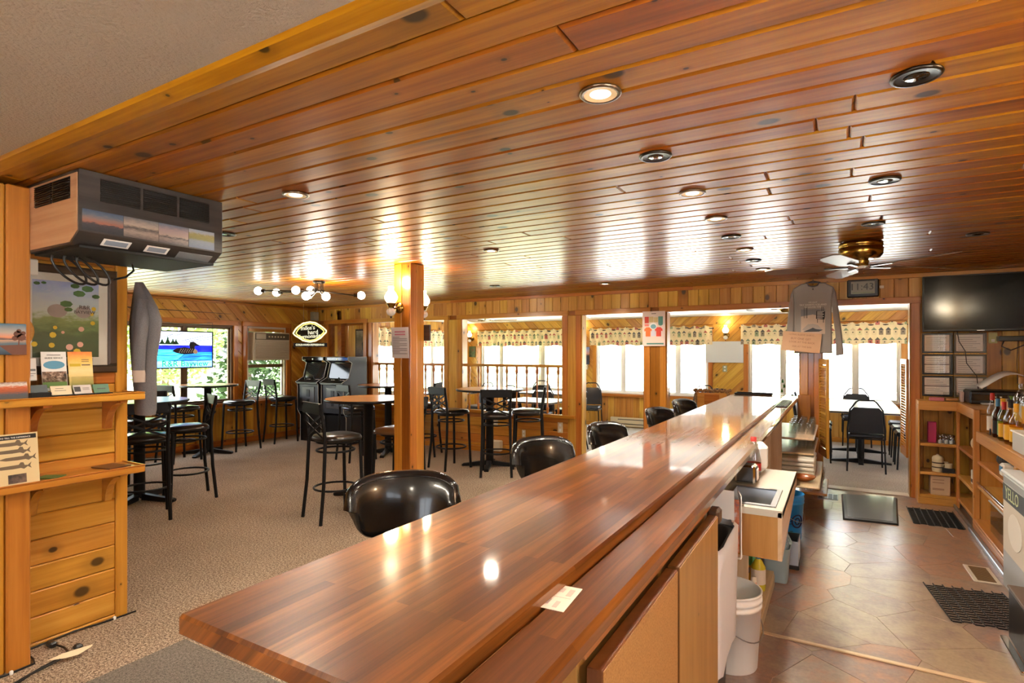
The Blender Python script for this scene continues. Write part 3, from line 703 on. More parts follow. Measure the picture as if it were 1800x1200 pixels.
for x, y, dx, dy, lb in ((-5.62, 2.8, -.9, .43, 'black cross back stool nearest the brochure shelf, its back to the viewer'), (-5.98, 3.4, -.33, -.94, 'black cross back stool seen from the side at the table behind the brochure shelf'),
    (-6.85, 3.42, .85, -.5, 'cross back stool mostly hidden behind the left pub table'), (-8.1, 4.5, -.1, 1, 'cross back stool under the left part of the stained glass panel'), (-8.22, 5.5, 0, -1, 'cross back stool right of the table below the window, against the window frame'),
    (-8.32, 6.35, .15, .98, 'cross back stool alone below the window air conditioner'), (-6.0, 5.85, .25, .96, 'cross back stool in front of the arcade machine'), (-5.42, 6.62, -.93, -.37, 'cross back stool just right of the free post, side on'),
    (-4.5, 6.08, .3, .95, 'cross back stool left of the table at the spindle railing'), (-3.76, 6.05, -.5, .86, 'cross back stool with its back to the viewer before the railing table'), (-3.62, 6.62, -.9, -.43, 'cross back stool right of the table at the spindle railing')):
    dup(ps0, (x, y, 0), face(dx, dy), lb)

NAVY = P('navy_vinyl', S(24, 28, 36), .34, 0, .1)
def banquet(label):                            # faces local +Y
    t = thing('banquet_chair', label, 'chair', (0, 0, 0), 0, 'black banquet chairs in the dining room')
    MB().box(-.2, .2, -.19, .23, .43, .49, .022).build('seat', NAVY, t)
    q = MB(); q.T = Matrix.Translation((0, -.2, .5)) @ Matrix.Rotation(math.radians(8), 4, 'X')
    q.prism([(-.195, .0), (.195, .0), (.175, .29), (.14, .335), (-.14, .335), (-.175, .29)], ((0, 0, 0), (1, 0, 0), (0, 0, 1), (0, -1, 0)), -.02, .02, .01); q.build('backrest', NAVY, t)
    q = MB(); pts = [(-.205, -.19, .42), (-.205, -.21, .55), (-.18, -.245, .8), (-.14, -.26, .86), (-.11, -.27, .905), (-.08, -.272, .925), (.08, -.272, .925), (.11, -.27, .905), (.14, -.26, .86), (.18, -.245, .8), (.205, -.21, .55), (.205, -.19, .42)]
    q.tube(pts, .011, 7).build('back_frame', BLK, t)
    for s in (-1, 1):
        MB().tube([(s * .19, .2, .43), (s * .2, .22, .0)], .011, 7).build('leg', BLK, t)
        MB().tube([(s * .2, -.17, .43), (s * .21, -.26, .0)], .011, 7).build('leg', BLK, t)
    MB().tube([(-.19, .2, .42), (.19, .2, .42), (.2, -.17, .42), (-.2, -.17, .42)], .009, 6, True).build('seat_frame', BLK, t)
    return t
bc0 = banquet('banquet chair at the near table end past the louvred doors, back to the viewer'); bc0.location = (.3, 8.74, 0)
for x, y, dx, dy, lb in ((-.32, 9.15, 1, 0, 'banquet chair nearest on the left side of the table past the louvred doors'), (-.32, 9.75, 1, 0, 'banquet chair second on the left side of the table past the louvred doors'),
    (.88, 9.1, -1, 0, 'banquet chair nearest on the right side of the table past the louvred doors'), (.88, 9.7, -1, 0, 'banquet chair second on the right side of the table past the louvred doors'), (.88, 10.3, -1, .05, 'banquet chair furthest on the right of the table past the louvred doors'),
    (.25, 10.93, 0, -1, 'banquet chair at the window end of the table past the louvred doors'), (-4.22, 10.25, .25, -.97, 'banquet chair standing alone in the doorway opening beside the window'),
    (-4.55, 8.75, .2, -.97, 'banquet chair between the railing and the nearer white table'), (-5.4, 10.5, .5, -.86, 'banquet chair seen by its curved handle behind the railing table'), (-4.35, 9.55, -.95, -.2, 'banquet chair right of the further white table behind the railing'),
    (-5.2, 9.15, .1, .99, 'banquet chair in front of the further white table behind the railing'), (-3.68, 8.05, -.97, -.1, 'banquet chair low behind the right end of the railing'), (-6.2, 9.3, -.2, -.97, 'banquet chair right of the corner table behind the free post'),
    (-7.1, 8.75, .97, .2, 'banquet chair left of the corner table behind the free post'), (-2.78, 10.3, .95, .2, 'banquet chair half hidden behind the stained opening post'), (-2.2, 10.5, -.2, -.97, 'banquet chair handle rising behind the last bar stool'),
    (-1.85, 9.6, -.5, -.87, 'banquet chair beside the wicker chair')):
    dup(bc0, (x, y, 0), face(dx, dy), lb)
WTOP = P('white_tabletop', S(226, 224, 218), .22)
def cafe_table(x0, x1, y0, y1, label, feet):
    t = thing('dining_table', label, 'table', ((x0 + x1) / 2, (y0 + y1) / 2, 0)); a, b = (x1 - x0) / 2, (y1 - y0) / 2
    MB().box(-a, a, -b, b, .735, .765, .006).build('tabletop', WTOP, t); MB().box(-a - .004, a + .004, -b - .004, b + .004, .74, .756, .003).build('edge_band', BLKP, t)
    for fx, fy in feet:
        MB().tube([(fx, fy, .03), (fx, fy, .73)], .045, 12).build('column', BLK, t)
        MB().prism([(-.36, 0), (.36, 0), (.36, .02), (.05, .06), (-.05, .06), (-.36, .02)], ((fx, fy + .03, 0), (1, 0, 0), (0, 0, 1), (0, -1, 0)), 0, .06, .005).build('foot', BLK, t)
        MB().prism([(-.2, 0), (.2, 0), (.2, .02), (.05, .06), (-.05, .06), (-.2, .02)], ((fx - .03, fy, 0), (0, 1, 0), (0, 0, 1), (1, 0, 0)), 0, .06, .005).build('foot', BLK, t)
cafe_table(-.2, .72, 8.62, 10.72, 'long white table past the louvred doors', ((0, -.45), (0, .55)))
cafe_table(-4.72, -3.82, 7.72, 8.48, 'white table low behind the railing, nearer to it', ((0, 0),))
cafe_table(-5.4, -4.4, 9.45, 10.2, 'white table behind the railing, further back by the windows', ((0, 0),))
cafe_table(-7.0, -6.1, 8.3, 9.1, 'white table in the dining corner seen past the free post', ((0, 0),))

def bar_stool(label):                          # faces local +Y, wrapped back
    t = thing('bar_stool', label, 'bar stool', (0, 0, 0), 0, 'black vinyl bar stools along the bar')
    R_, AN, th = .30, .86, .05
    vs, fs = [], []; nu, nv = 30, 16
    for i in range(nu + 1):
        th_ = -AN + 2 * AN * i / nu; e = abs(th_) / AN
        k = (1 - e ** 3.4) ** .36 if e < .9999 else .0
        zc, hh = .862, .14 * max(.02, k); tt = th * .5 * (.55 + .45 * max(.0, k))
        for j in range(nv):
            a = 2 * PI * j / nv; ca, sa = math.cos(a), math.sin(a)
            rr_ = R_ * (1 + .02 * sa) + tt * math.copysign(abs(ca) ** .6, ca) + .03 * sa; z = zc + hh * math.copysign(abs(sa) ** .75, sa)
            vs.append((rr_ * math.sin(th_), -rr_ * math.cos(th_) + .07, z))
    for i in range(nu):
        for j in range(nv): fs.append((i * nv + j, i * nv + (j + 1) % nv, (i + 1) * nv + (j + 1) % nv, (i + 1) * nv + j))
    q = MB(); q.add(vs, fs, smooth=True); q.build('backrest', VINYL, t)
    for ja in (.30 * PI, .72 * PI):            # worn piping along the roll
        pts = []
        for i in range(1, nu):
            th_ = -AN + 2 * AN * i / nu; e = abs(th_) / AN; k = (1 - e ** 3.4) ** .36; hh = .14 * max(.02, k); tt = th * .5 * (.55 + .45 * k); ca, sa = math.cos(ja), math.sin(ja)
            rr_ = R_ * (1 + .02 * sa) + (tt + .001) * math.copysign(abs(ca) ** .6, ca) + .03 * sa; z = .862 + (hh + .001) * sa ** .75
            pts.append((rr_ * math.sin(th_), -rr_ * math.cos(th_) + .07, z))
        MB().tube(pts, .0035, 5).build('piping', VINYL if ja > 1.5 else PIPING, t)
    MB().lathe([(.17, .66), (.2, .675), (.205, .70), (.19, .735), (.1, .75), (.001, .752)], 28).build('seat', VINYL, t)
    MB().box(-.03, .03, -.262, -.21, .65, .80, .005).build('back_bracket', BLK, t)
    MB().lathe([(.23, 0), (.23, .012), (.06, .035), (.03, .06), (.03, .62), (.1, .66)], 24).build('pedestal', CHROME, t)
    MB().tube([(.17 * math.cos(a), .17 * math.sin(a), .26) for a in [2 * PI * i / 20 for i in range(20)]], .01, 6, True).build('foot_ring', CHROME, t)
    return t
bs0 = bar_stool('nearest black vinyl bar stool, largest in view behind the bar edge'); bs0.location = (-1.56, 1.80, 0); bs0.rotation_euler.z = face(.72, -.69)
for x, y, dx, dy, lb in ((-1.47, 3.1, .9, -.42, 'second black vinyl bar stool from the camera, below the railing table'), (-1.38, 4.06, .96, -.27, 'third black vinyl bar stool from the camera, in front of the white doorway floor'),
    (-1.35, 5.42, .96, -.27, 'fourth bar stool from the camera, before the stained opening post'), (-1.38, 6.55, .96, -.3, 'furthest bar stool, beside the wicker chair')):
    dup(bs0, (x, y, 0), face(dx, dy), lb)
# wicker high chair behind the bar
WICK = speck('wicker', [S(110, 76, 44), S(168, 124, 78)], 60, .7)
wk = thing('wicker_chair', 'high wicker chair with a braided frame behind the far end of the bar', 'chair', (-1.55, 8.45, 0), 0)
MB().box(-.22, .22, -.2, .2, .55, .6, .015).build('seat', WICK, wk)
for sx in (-1, 1):
    MB().tube([(sx * .22, -.2, 0), (sx * .22, -.2, .97)], .022, 8).build('leg', WICK, wk); MB().tube([(sx * .2, .2, 0), (sx * .2, .2, .56)], .02, 8).build('leg', WICK, wk)
q = MB()
for k in range(22): q.ball((-.24 + k * .48 / 21, -.2, 1.0 + .012 * math.sin(k * 2.2)), .024, 8, 5)
q.build('braided_rim', WICK, wk)
MB().box(-.2, .2, -.215, -.195, .62, .97, .004).build('backrest', W_SHELF, wk); MB().box(-.1, .1, -.225, -.214, .8, .95, .004).build('inset_panel', W_TRIM, wk)
# ---------------- left partition: air cleaner, picture, shelves and papers ----------------
R90 = PI / 2
GBK = P('grille_black', S(12, 12, 13), .7)
GW = wood('grey_woodgrain', S(40, 38, 37), S(56, 52, 50), S(72, 66, 63), .45, .2, 0, 0)
BW = wood('photo_woodgrain', S(168, 128, 92), S(192, 150, 110), S(206, 170, 130), .4, .3, 0, 0)
ac = thing('air_cleaner', 'large box shaped air cleaner hung under the ceiling with lake photographs on its front', 'air cleaner', (-2.95, 1.19, 2.04))
prof = [(-.55, .335), (0, .335), (0, .055), (-.085, .0), (-.55, .0)]
MB().prism(prof, ((0, 0, 0), (1, 0, 0), (0, 0, 1), (0, 1, 0)), 0, .68, .004).build('body', GW, ac)
MB().prism([(-.52, .32), (-.012, .32), (-.012, .06), (-.09, .012), (-.52, .012)], ((0, 0, 0), (1, 0, 0), (0, 0, 1), (0, -1, 0)), 0, .003).build('end_panel', BW, ac)
MB().box(-.52, -.05, .02, .66, -.012, .002, .002).build('bottom_cover', GBK, ac)
def grille(fr_, a0, a1, b0, b1, n):
    g = MB().prism([(a0, b0), (a1, b0), (a1, b1), (a0, b1)], fr_, 0, .002).build('grille', GBK, ac)
    q = MB()
    for k in range(n): z = b0 + (k + .5) * (b1 - b0) / n; q.prism([(a0, z - .002), (a1, z - .002), (a1, z + .002), (a0, z + .002)], fr_, .002, .007)
    q.build('slats', BLKP, g)
fx0 = ((0, 0, 0), (0, 1, 0), (0, 0, 1), (1, 0, 0))
for a0, a1 in ((.085, .255), (.27, .43), (.445, .60)): grille(fx0, a0, a1, .205, .31, 11)
fe = ((0, -.003, 0), (1, 0, 0), (0, 0, 1), (0, -1, 0))
grille(fe, -.44, -.26, .21, .31, 10); grille(fe, -.25, -.075, .21, .31, 10)
skies = [gradient('sunset_blue', [(.0, S(35, 40, 46)), (.35, S(57, 57, 64)), (.42, S(151, 95, 75)), (.6, S(133, 108, 103)), (.8, S(86, 100, 118)), (1, S(60, 79, 106))], 6, .4),
    gradient('silver_lake', [(.0, S(92, 82, 80)), (.3, S(153, 137, 127)), (.5, S(74, 68, 68)), (.62, S(171, 153, 138)), (1, S(99, 101, 109))], 6, .4),
    gradient('pink_sky', [(.0, S(71, 68, 71)), (.25, S(129, 114, 109)), (.33, S(50, 53, 56)), (.4, S(159, 138, 128)), (.7, S(153, 132, 132)), (1, S(96, 109, 127))], 6, .4),
    gradient('autumn_shore', [(.0, S(80, 90, 110)), (.4, S(108, 113, 123)), (.5, S(116, 111, 61)), (.75, S(138, 128, 78)), (.85, S(153, 153, 159)), (1, S(143, 153, 169))], 7, .4)]
for k, (y0, y1) in enumerate(((.012, .18), (.182, .34), (.342, .49), (.492, .63))):
    MB().box(0, .002, y0, y1, .062, .158).build('lake_photo', skies[k], ac, fit=((0, y0, .062), (0, y1 - y0, 0), (0, 0, .096)))
sl = V((-.085, 0, -.055)).normalized(); sn = V((.055, 0, -.085)).normalized()
for y0, y1 in ((.11, .23), (.30, .41)):
    f_ = (V((-.006, 0, .051)), V((0, 1, 0)), -sl, sn)
    MB().prism([(y0, -.068), (y1, -.068), (y1, -.02), (y0, -.02)], f_, 0, .0015).build('sticker', PAPER, ac); MB().prism([(y0 + .012, -.06), (y1 - .012, -.06), (y1 - .012, -.028), (y0 + .012, -.028)], f_, .001, .0022).build('sticker_print', skies[3], ac, fit=((0, y0, -.05), (0, .1, 0), (0, 0, .06)))
MB().prism([(.46, -.085), (.64, -.085), (.64, -.03), (.46, -.03)], (V((-.006, 0, .051)), V((0, 1, 0)), -sl, sn), 0, .002).build('control_label', GREYP, ac)
q = MB()
for k, (yy, rz_) in enumerate(((.12, .0), (.16, .3), (.2, -.2))):
    q.tube([(-.40 + .03 * k, yy + .055 * math.cos(t) - .05 * math.sin(t), -.075 + .07 * math.sin(t)) for t in [2 * PI * i / 22 for i in range(22)]], .006, 7, True)
q.tube([(-.36, .3, -.11), (-.36, .36, -.09), (-.36, .40, -.05), (-.36, .39, -.01)], .006, 7)
q.build('power_cord', BLKP, ac)

pic = thing('framed_picture', 'framed meadow painting with yellow flowers in a dark wooden frame below the air cleaner', 'picture', (PX + .02, 1.165, 1.43))
fw, fh_, fb = .485, .585, .045
for a0, a1, b0, b1 in ((0, fw, 0, fb), (0, fw, fh_ - fb, fh_), (0, fb, fb, fh_ - fb), (fw - fb, fw, fb, fh_ - fb)):
    MB().prism([(a0, b0), (a1, b0), (a1, b1), (a0, b1)], fx0, -.016, .018, .008).build('frame', W_DARK, pic)
MB().prism([(fb, fb), (fw - fb, fb), (fw - fb, fh_ - fb), (fb, fh_ - fb)], fx0, -.016, 0).build('mat', P('picture_mat', S(196, 190, 176), .7), pic)
meadow = gradient('meadow_paint', [(.0, S(52, 70, 44)), (.3, S(64, 84, 50)), (.5, S(120, 140, 80)), (.6, S(176, 184, 170)), (1, S(140, 152, 190))], 5, .3)
MB().prism([(.092, .09), (.395, .09), (.395, .50), (.092, .50)], fx0, 0, .0015).build('print', meadow, pic, fit=((0, .092, .09), (0, .303, 0), (0, 0, .41)))
YEL = P('yellow_paint', S(206, 170, 40), .6); PNK = P('pink_paint', S(214, 160, 140), .6); GRN = P('green_paint', S(60, 100, 50), .6); STN = P('stone_paint', S(150, 138, 130), .7)
def disc(mb, fr_, a, b, r, d=.0015, n=10, sy=1): mb.prism([(a + r * math.cos(2 * PI * i / n), b + r * sy * math.sin(2 * PI * i / n)) for i in range(n)], fr_, d, d + .001)
rr = random.Random(5)
q = MB()
for a, b, r in ((.18, .21, .016), (.175, .155, .014), (.10, .16, .014), (.29, .12, .018), (.19, .25, .01), (.37, .36, .012), (.36, .33, .01), (.365, .28, .012), (.2, .105, .012)): disc(q, fx0, a, b, r, n=7)
q.build('yellow_flowers', YEL, pic)
q = MB()
for a, b, r in ((.31, .245, .014), (.255, .145, .017), (.305, .16, .015), (.225, .225, .008)): disc(q, fx0, a, b, r)
q.build('pink_flowers', PNK, pic)
q = MB()
for a, b, r, sy in ((.20, .34, .045, .8), (.32, .34, .038, .9)): disc(q, fx0, a, b, r, .0015, 16, sy)
q.build('boulders', STN, pic)
q = MB()
for a, b, r in ((.24, .38, .03), (.25, .35, .02), (.30, .44, .03), (.34, .47, .03), (.28, .48, .022), (.38, .43, .02), (.11, .48, .015), (.14, .485, .012)): disc(q, fx0, a, b, r, .0027, 7, .6)
q.build('leaves', GRN, pic)
text('R&R', .03, INK, (.0045, .325, .365), (R90, 0, R90), pic); text('BAYVIEW', .024, INK, (.0045, .325, .338), (R90, 0, R90), pic)
MB().prism([(fb, fb), (fw - fb, fb), (fw - fb, fh_ - fb), (fb, fh_ - fb)], fx0, .006, .008).build('glazing', GLASS, pic)

tag(MB().box(PX, PX + .06, 1.17, 1.27, 1.945, 2.03, .006).build('wall_speaker', P('off_white', S(206, 196, 180), .6)), 'small off-white box on the partition beside the corner of the framed picture', 'speaker')
dk = thing('wooden_plate', 'round turned wooden plate hung on the partition, half hidden by the post', 'plate', (PX, 1.168, 1.655))
MB().lathe([(.001, 0), (.06, 0), (.092, .02), (.094, .034), (.086, .036), (.055, .018), (.001, .014)], 28, axis=(1, 0, 0)).build('body', W_TRIM, dk)
cv = thing('canvas_print', 'small canvas print of a lake at sunset on the left post', 'picture', (-3.4485, .93, 1.535))
sunset = gradient('lake_sunset', [(.0, S(40, 60, 78)), (.35, S(84, 110, 124)), (.47, S(190, 150, 120)), (.5, S(60, 70, 84)), (.56, S(220, 140, 100)), (.72, S(170, 160, 150)), (1, S(64, 110, 134))], 3, .12)
MB().box(0, .02, 0, .235, 0, .15, .003).build('canvas', sunset, cv, fit=((0, 0, 0), (0, .235, 0), (0, 0, .15)))
q = MB(); [disc(q, ((.019, 0, 0), (0, 1, 0), (0, 0, 1), (1, 0, 0)), a_, b_, r_, n=8) for a_, b_, r_ in ((.2, .1, .016), (.215, .085, .018), (.19, .08, .012), (.205, .115, .01), (.222, .105, .01))]; q.prism([(.2, .0), (.206, .0), (.208, .08), (.204, .08)], ((.02, 0, 0), (0, 1, 0), (0, 0, 1), (1, 0, 0)), 0, .001); q.prism([(.13, .045), (.235, .05), (.235, .0), (.18, .0)], ((.02, 0, 0), (0, 1, 0), (0, 0, 1), (1, 0, 0)), 0, .0008); q.build('tree_print', P('rust', S(110, 70, 56), .6), cv)

def wall_shelf(z, label, lip):
    t = thing('wall_shelf', label, 'shelf', (0, 0, z))
    MB().box(PX, -3.40, .72, 1.695, -.035, 0, .005).build('board', W_TRIM, t)
    for y in (1.235, 1.585):
        pr_ = [(PX, -.035), (-3.44, -.035), (-3.44, -.05)] + [(PX + .03 + .18 * math.cos(a), -.20 + .15 * math.sin(a) ) for a in [PI / 2 * (1 - i / 7) for i in range(0)]]
        arc = [(-3.44 - .175 * math.sin(PI / 2 * i / 7), -.05 - .155 * (1 - math.cos(PI / 2 * i / 7))) for i in range(1, 8)]
        MB().prism(pr_ + arc + [(PX, -.205)], ((0, y, 0), (1, 0, 0), (0, 0, 1), (0, 1, 0)), 0, .038, .003).build('bracket', W_TRIM, t)
    if lip:
        MB().box(-3.412, -3.40, .72, 1.695, 0, .008, .003).build('front_lip', W_TRIM, t); MB().box(PX, -3.412, 1.683, 1.695, 0, .008, .003).build('end_lip', W_TRIM, t)
wall_shelf(1.316, 'upper pine shelf on the partition holding brochures and card holders', 1)
wall_shelf(.905, 'lower pine shelf on the partition holding the fish booklet', 1)
Z1, Z2 = 1.3165, .9055
def leaf(name, label, cat, x, y0, y1, z0, h, mat, tilt=.12, rz=.0, fit=True, group=None, th=.002):
    t = thing(name, label, cat, (x, (y0 + y1) / 2, z0), rz, group); hw = (y1 - y0) / 2
    q = MB(); q.T = Matrix.Rotation(-tilt, 4, 'Y'); q.box(-th, 0, -hw, hw, 0, h); q.build('sheet', mat, t, fit=((0, -hw, 0), (0, 2 * hw, 0), (0, 0, h)))
    t['tilt'] = tilt; return t
def onleaf(t, mats_polys):
    for nm, mat, polys in mats_polys:
        q = MB(); q.T = Matrix.Rotation(-t['tilt'], 4, 'Y')
        for p in polys: q.prism(p, fx0, .0003, .0011)
        q.build(nm, mat, t)
rect = lambda a0, a1, b0, b1: [(a0, b0), (a1, b0), (a1, b1), (a0, b1)]
oval = lambda a, b, ra, rb, n=18: [(a + ra * math.cos(2 * PI * i / n), b + rb * math.sin(2 * PI * i / n)) for i in range(n)]
ACR = tintglass('acrylic', (.9, .92, .92, 1), 1.3)
def holder(x, y0, y1, z, label, h=.10):
    t = thing('brochure_holder', label, 'brochure holder', (x, (y0 + y1) / 2, z), 0); hw = (y1 - y0) / 2
    MB().box(-.005, .07, -hw, hw, 0, .003).build('base', ACR, t); MB().box(.03, .032, -hw, hw, .003, h).build('front', ACR, t); MB().box(-.008, -.005, -hw, hw, 0, h * 2).build('back', ACR, t)
b1 = leaf('brochure', 'guide service brochure with a blue oval and photo on the upper shelf', 'brochure', -3.555, 1.274, 1.384, Z1 + .03, .205, PAPER)
onleaf(b1, (('blue_oval', P('oval_blue', S(90, 150, 180), .5), [oval(0, .135, .047, .022)]), ('photo', speck('group_photo', [S(40, 34, 30), S(120, 90, 70), S(200, 170, 150)], 60), [rect(-.053, .053, .045, .1)]), ('grass_photo', P('grass_print', S(120, 150, 80), .6), [rect(-.053, .053, .015, .045)]), ('title_rule', INK, [rect(-.03, .03, .186, .189)])))
text('GUIDE SERVICE', .0115, INK, (-.019, 0, .170), (R90 - .0, 0, R90), b1).rotation_euler = (R90 - .12, 0, R90)
holder(-3.575, 1.268, 1.39, Z1, 'clear holder around the guide service brochure')
b2 = leaf('brochure', 'orange and yellow sunset brochure beside the guide service one', 'brochure', -3.552, 1.39, 1.505, Z1 + .03, .205, gradient('yellow_brochure', [(.0, S(160, 160, 90)), (.25, S(220, 190, 110)), (.5, S(236, 210, 150)), (.75, S(238, 190, 90)), (1, S(226, 120, 50))], 4, .2), rz=.03)
onleaf(b2, (('text_block', INK, [rect(.005, .04, .16, .163), rect(.005, .04, .15, .153), rect(.005, .045, .13, .135)]), ('band', YEL, [rect(-.05, 0, .125, .14)])))
holder(-3.572, 1.394, 1.51, Z1, 'clear holder around the sunset brochure')
b3 = leaf('leaflet', 'narrow pale leaflet in a clear stand next to the left post', 'leaflet', -3.575, 1.19, 1.258, Z1 + .085, .115, PAPER)
onleaf(b3, (('picture', GREYP, [oval(-.01, .085, .02, .014), rect(-.03, .03, .05, .06)]), ('text_block', INK, [rect(-.03, .03, .035, .037), rect(-.03, .02, .025, .027)])))
holder(-3.592, 1.185, 1.262, Z1, 'clear stand under the narrow pale leaflet', .09)
fall = gradient('fall_photo', [(.0, S(70, 60, 50)), (.3, S(60, 70, 80)), (.45, S(150, 70, 30)), (.7, S(190, 90, 40)), (.8, S(210, 200, 190)), (1, S(120, 60, 30))], 9, .5)
b4 = leaf('postcard', 'autumn lake postcard leaning at the left end of the upper shelf', 'postcard', -3.424, 1.02, 1.172, Z1 + .002, .088, fall, .25)
bx = thing('card_box', 'dark grey card box beside the autumn postcard', 'box', (-3.44, 1.222, Z1))
MB().box(-.03, .02, -.042, .042, 0, .03, .002).build('body', BLKP, bx); q = MB(); q.T = Matrix.Rotation(-.35, 4, 'Y'); q.box(-.015, -.012, -.042, .042, .02, .075); q.build('lid', P('slate', S(70, 78, 82), .5), bx)
def cards(y0, y1, mat, label, pr_, z=.012):
    t = thing('business_card_holder', label, 'card holder', (-3.455, (y0 + y1) / 2, Z1)); hw = (y1 - y0) / 2
    MB().box(-.03, .022, -hw, hw, 0, .012, .002).build('base', BLKP if mat is not fall else ACR, t)
    q = MB(); q.T = Matrix.Translation((-.008, 0, .012)) @ Matrix.Rotation(-.45, 4, 'Y'); q.box(-.006, 0, -hw * .94, hw * .94, 0, .05); q.build('card_stack', mat, t, fit=((0, -hw, 0), (0, 2 * hw, 0), (0, 0, .06)))
    q = MB(); q.T = Matrix.Translation((-.008, 0, .012)) @ Matrix.Rotation(-.45, 4, 'Y')
    for p in pr_: q.prism(p, fx0, .0002, .0008)
    q.build('print', INK, t)
cards(1.277, 1.372, P('cream_card', S(222, 204, 170), .6), 'business card holder with cream cards on the upper shelf', [rect(-.03, .02, .022, .024), rect(-.025, .01, .034, .036)])
cards(1.376, 1.462, P('grey_card', S(196, 186, 178), .6), 'business card holder with white and grey cards', [rect(-.038, -.01, .012, .04), rect(.0, .03, .03, .032), rect(.0, .03, .022, .024)])
cards(1.466, 1.545, P('green_card', S(70, 110, 80), .5), 'business card holder with green cards, nearest the shelf corner', [rect(-.02, .02, .022, .026)])
fb_ = leaf('fish_booklet', 'cream fish identification booklet leaning on the lower shelf', 'booklet', -3.413, 1.01, 1.213, Z2, .25, P('aged_paper', S(216, 192, 146), .7), .13, 0, th=.004)
def fish(a, b, L_):
    return [(a - L_ / 2, b), (a - L_ * .3, b + L_ * .05), (a + L_ * .15, b + L_ * .06), (a + L_ * .2, b + L_ * .13), (a + L_ * .27, b + L_ * .12), (a + L_ * .3, b + L_ * .03), (a + L_ * .38, b + L_ * .02), (a + L_ * .48, b + L_ * .11), (a + L_ * .44, b), (a + L_ * .48, b - L_ * .09), (a + L_ * .38, b - L_ * .02), (a + L_ * .28, b - L_ * .09), (a + L_ * .2, b - L_ * .05), (a, b - L_ * .06), (a - L_ * .3, b - L_ * .05)]
FISH = P('fish_grey', S(110, 92, 72), .6)
for k, (a, b) in enumerate(((-.01, .20), (0, .165), (.02, .13), (.0, .09))): onleaf(fb_, (('fish', FISH, [fish(a, b, .15)]),))
onleaf(fb_, (('header_bar', BLKP, [rect(-.095, .095, .222, .243)]), ('photo', speck('dark_photo', [S(40, 34, 34), S(120, 96, 80)], 30), [rect(-.02, .05, .012, .055)])))
t_ = text('HOW TO TELL THE DIFFERENCE', .010, PAPER, (-.0285, 0, .229), (R90 - .13, 0, R90), fb_)
gl_ = tag(MB().prism(rect(-.05, .05, -.045, .045), ((-3.5, 1.285, Z2), (.8, .6, 0), (-.6, .8, 0), (0, 0, 1)), 0, .004, .001).build('leaflet', P('leaf_green', S(84, 116, 64), .5)), 'green leaflet lying flat beside the fish booklet', 'leaflet')
bb_ = tag(MB().prism(rect(-.075, .075, -.06, .06), ((-3.52, 1.575, Z2), (.97, .2, 0), (-.2, .97, 0), (0, 0, 1)), 0, .006, .001).build('booklet', P('brown_cover', S(92, 56, 36), .4)), 'dark brown booklet lying flat at the right end of the lower shelf', 'booklet')

# hanging sweatshirt at the end of the partition
GREYC = speck('grey_marl_fabric', [S(142, 138, 134), S(172, 166, 160)], 300, .95); GREYS = speck('dark_grey_fabric', [S(92, 90, 92), S(120, 116, 116)], 300, .95)
sw = thing('hanging_sweatshirt', 'grey sweatshirt hanging at the end of the partition beside the window', 'sweatshirt', (-3.62, 1.79, 0))
def loft(rows, n=20):
    vs = []
    for z, cx, cy, rx, ry, tw in rows:
        for j in range(n):
            a = 2 * PI * j / n; k = 1 + .12 * math.sin(3 * a + z * 9); x, y = rx * k * math.cos(a), ry * k * math.sin(a)
            vs.append((cx + x * math.cos(tw) - y * math.sin(tw), cy + x * math.sin(tw) + y * math.cos(tw), z))
    fs = [(i * n + j, i * n + (j + 1) % n, (i + 1) * n + (j + 1) % n, (i + 1) * n + j) for i in range(len(rows) - 1) for j in range(n)]
    m = MB(); m.add(vs, fs, smooth=True); m.add(vs[:n], [list(range(n))]); m.add(vs[-n:], [list(range(n))]); return m
loft([(1.97, -.05, .0, .03, .02, 0), (1.9, -.02, .0, .075, .03, 0), (1.82, .0, .01, .115, .045, 0), (1.74, .03, .01, .135, .05, .1), (1.64, .01, .01, .12, .05, .1), (1.5, -.01, .01, .1, .05, 0), (1.36, -.01, .01, .09, .05, 0), (1.2, .0, .01, .085, .045, 0), (1.17, .0, .01, .08, .04, 0)]).build('torso', GREYS, sw)
loft([(1.86, .06, -.03, .03, .03, 0), (1.74, .085, -.04, .042, .04, 0), (1.6, .06, -.045, .04, .035, 0), (1.47, .045, -.045, .036, .03, 0), (1.44, .045, -.045, .034, .03, 0)]).build('sleeve', GREYS, sw)
loft([(1.44, .045, -.045, .034, .03, 0), (1.42, .045, -.045, .036, .032, 0), (1.37, .045, -.045, .034, .03, 0)]).build('cuff', P('pale_cuff', S(176, 158, 144), .9), sw)

# floor cord and mat
cb = thing('power_cord', 'black power cord with plug and paper tag lying on the carpet at the partition foot', 'cord', (0, 0, 0))
MB().tube([(-3.28, 1.0, .008), (-3.33, 1.12, .008), (-3.36, 1.2, .01), (-3.38, 1.28, .012), (-3.42, 1.33, .012), (-3.48, 1.34, .012), (-3.53, 1.33, .014), (-3.57, 1.325, .016)], .0055, 7).build('cable', BLKP, cb)
MB().tube([(-3.26, 1.02, .008), (-3.31, 1.14, .02), (-3.33, 1.25, .025), (-3.37, 1.33, .02), (-3.40, 1.37, .018)], .0045, 7).build('cable', BLKP, cb)
MB().box(-3.60, -3.54, 1.30, 1.335, .003, .032, .008).build('plug', BLKP, cb); MB().box(-3.44, -3.40, 1.355, 1.395, .003, .03, .01).build('plug', BLKP, cb)
MB().prism([(-.09, .0), (-.02, -.02), (.03, -.02), (.085, .015), (.09, .03), (.02, .025), (-.03, .02)], ((-3.335, 1.31, .03), (.34, .94, .0), (-.9, .33, .25), (.25, -.1, .96)), 0, .002).build('tag', P('tag_paper', S(232, 214, 180), .7), cb)
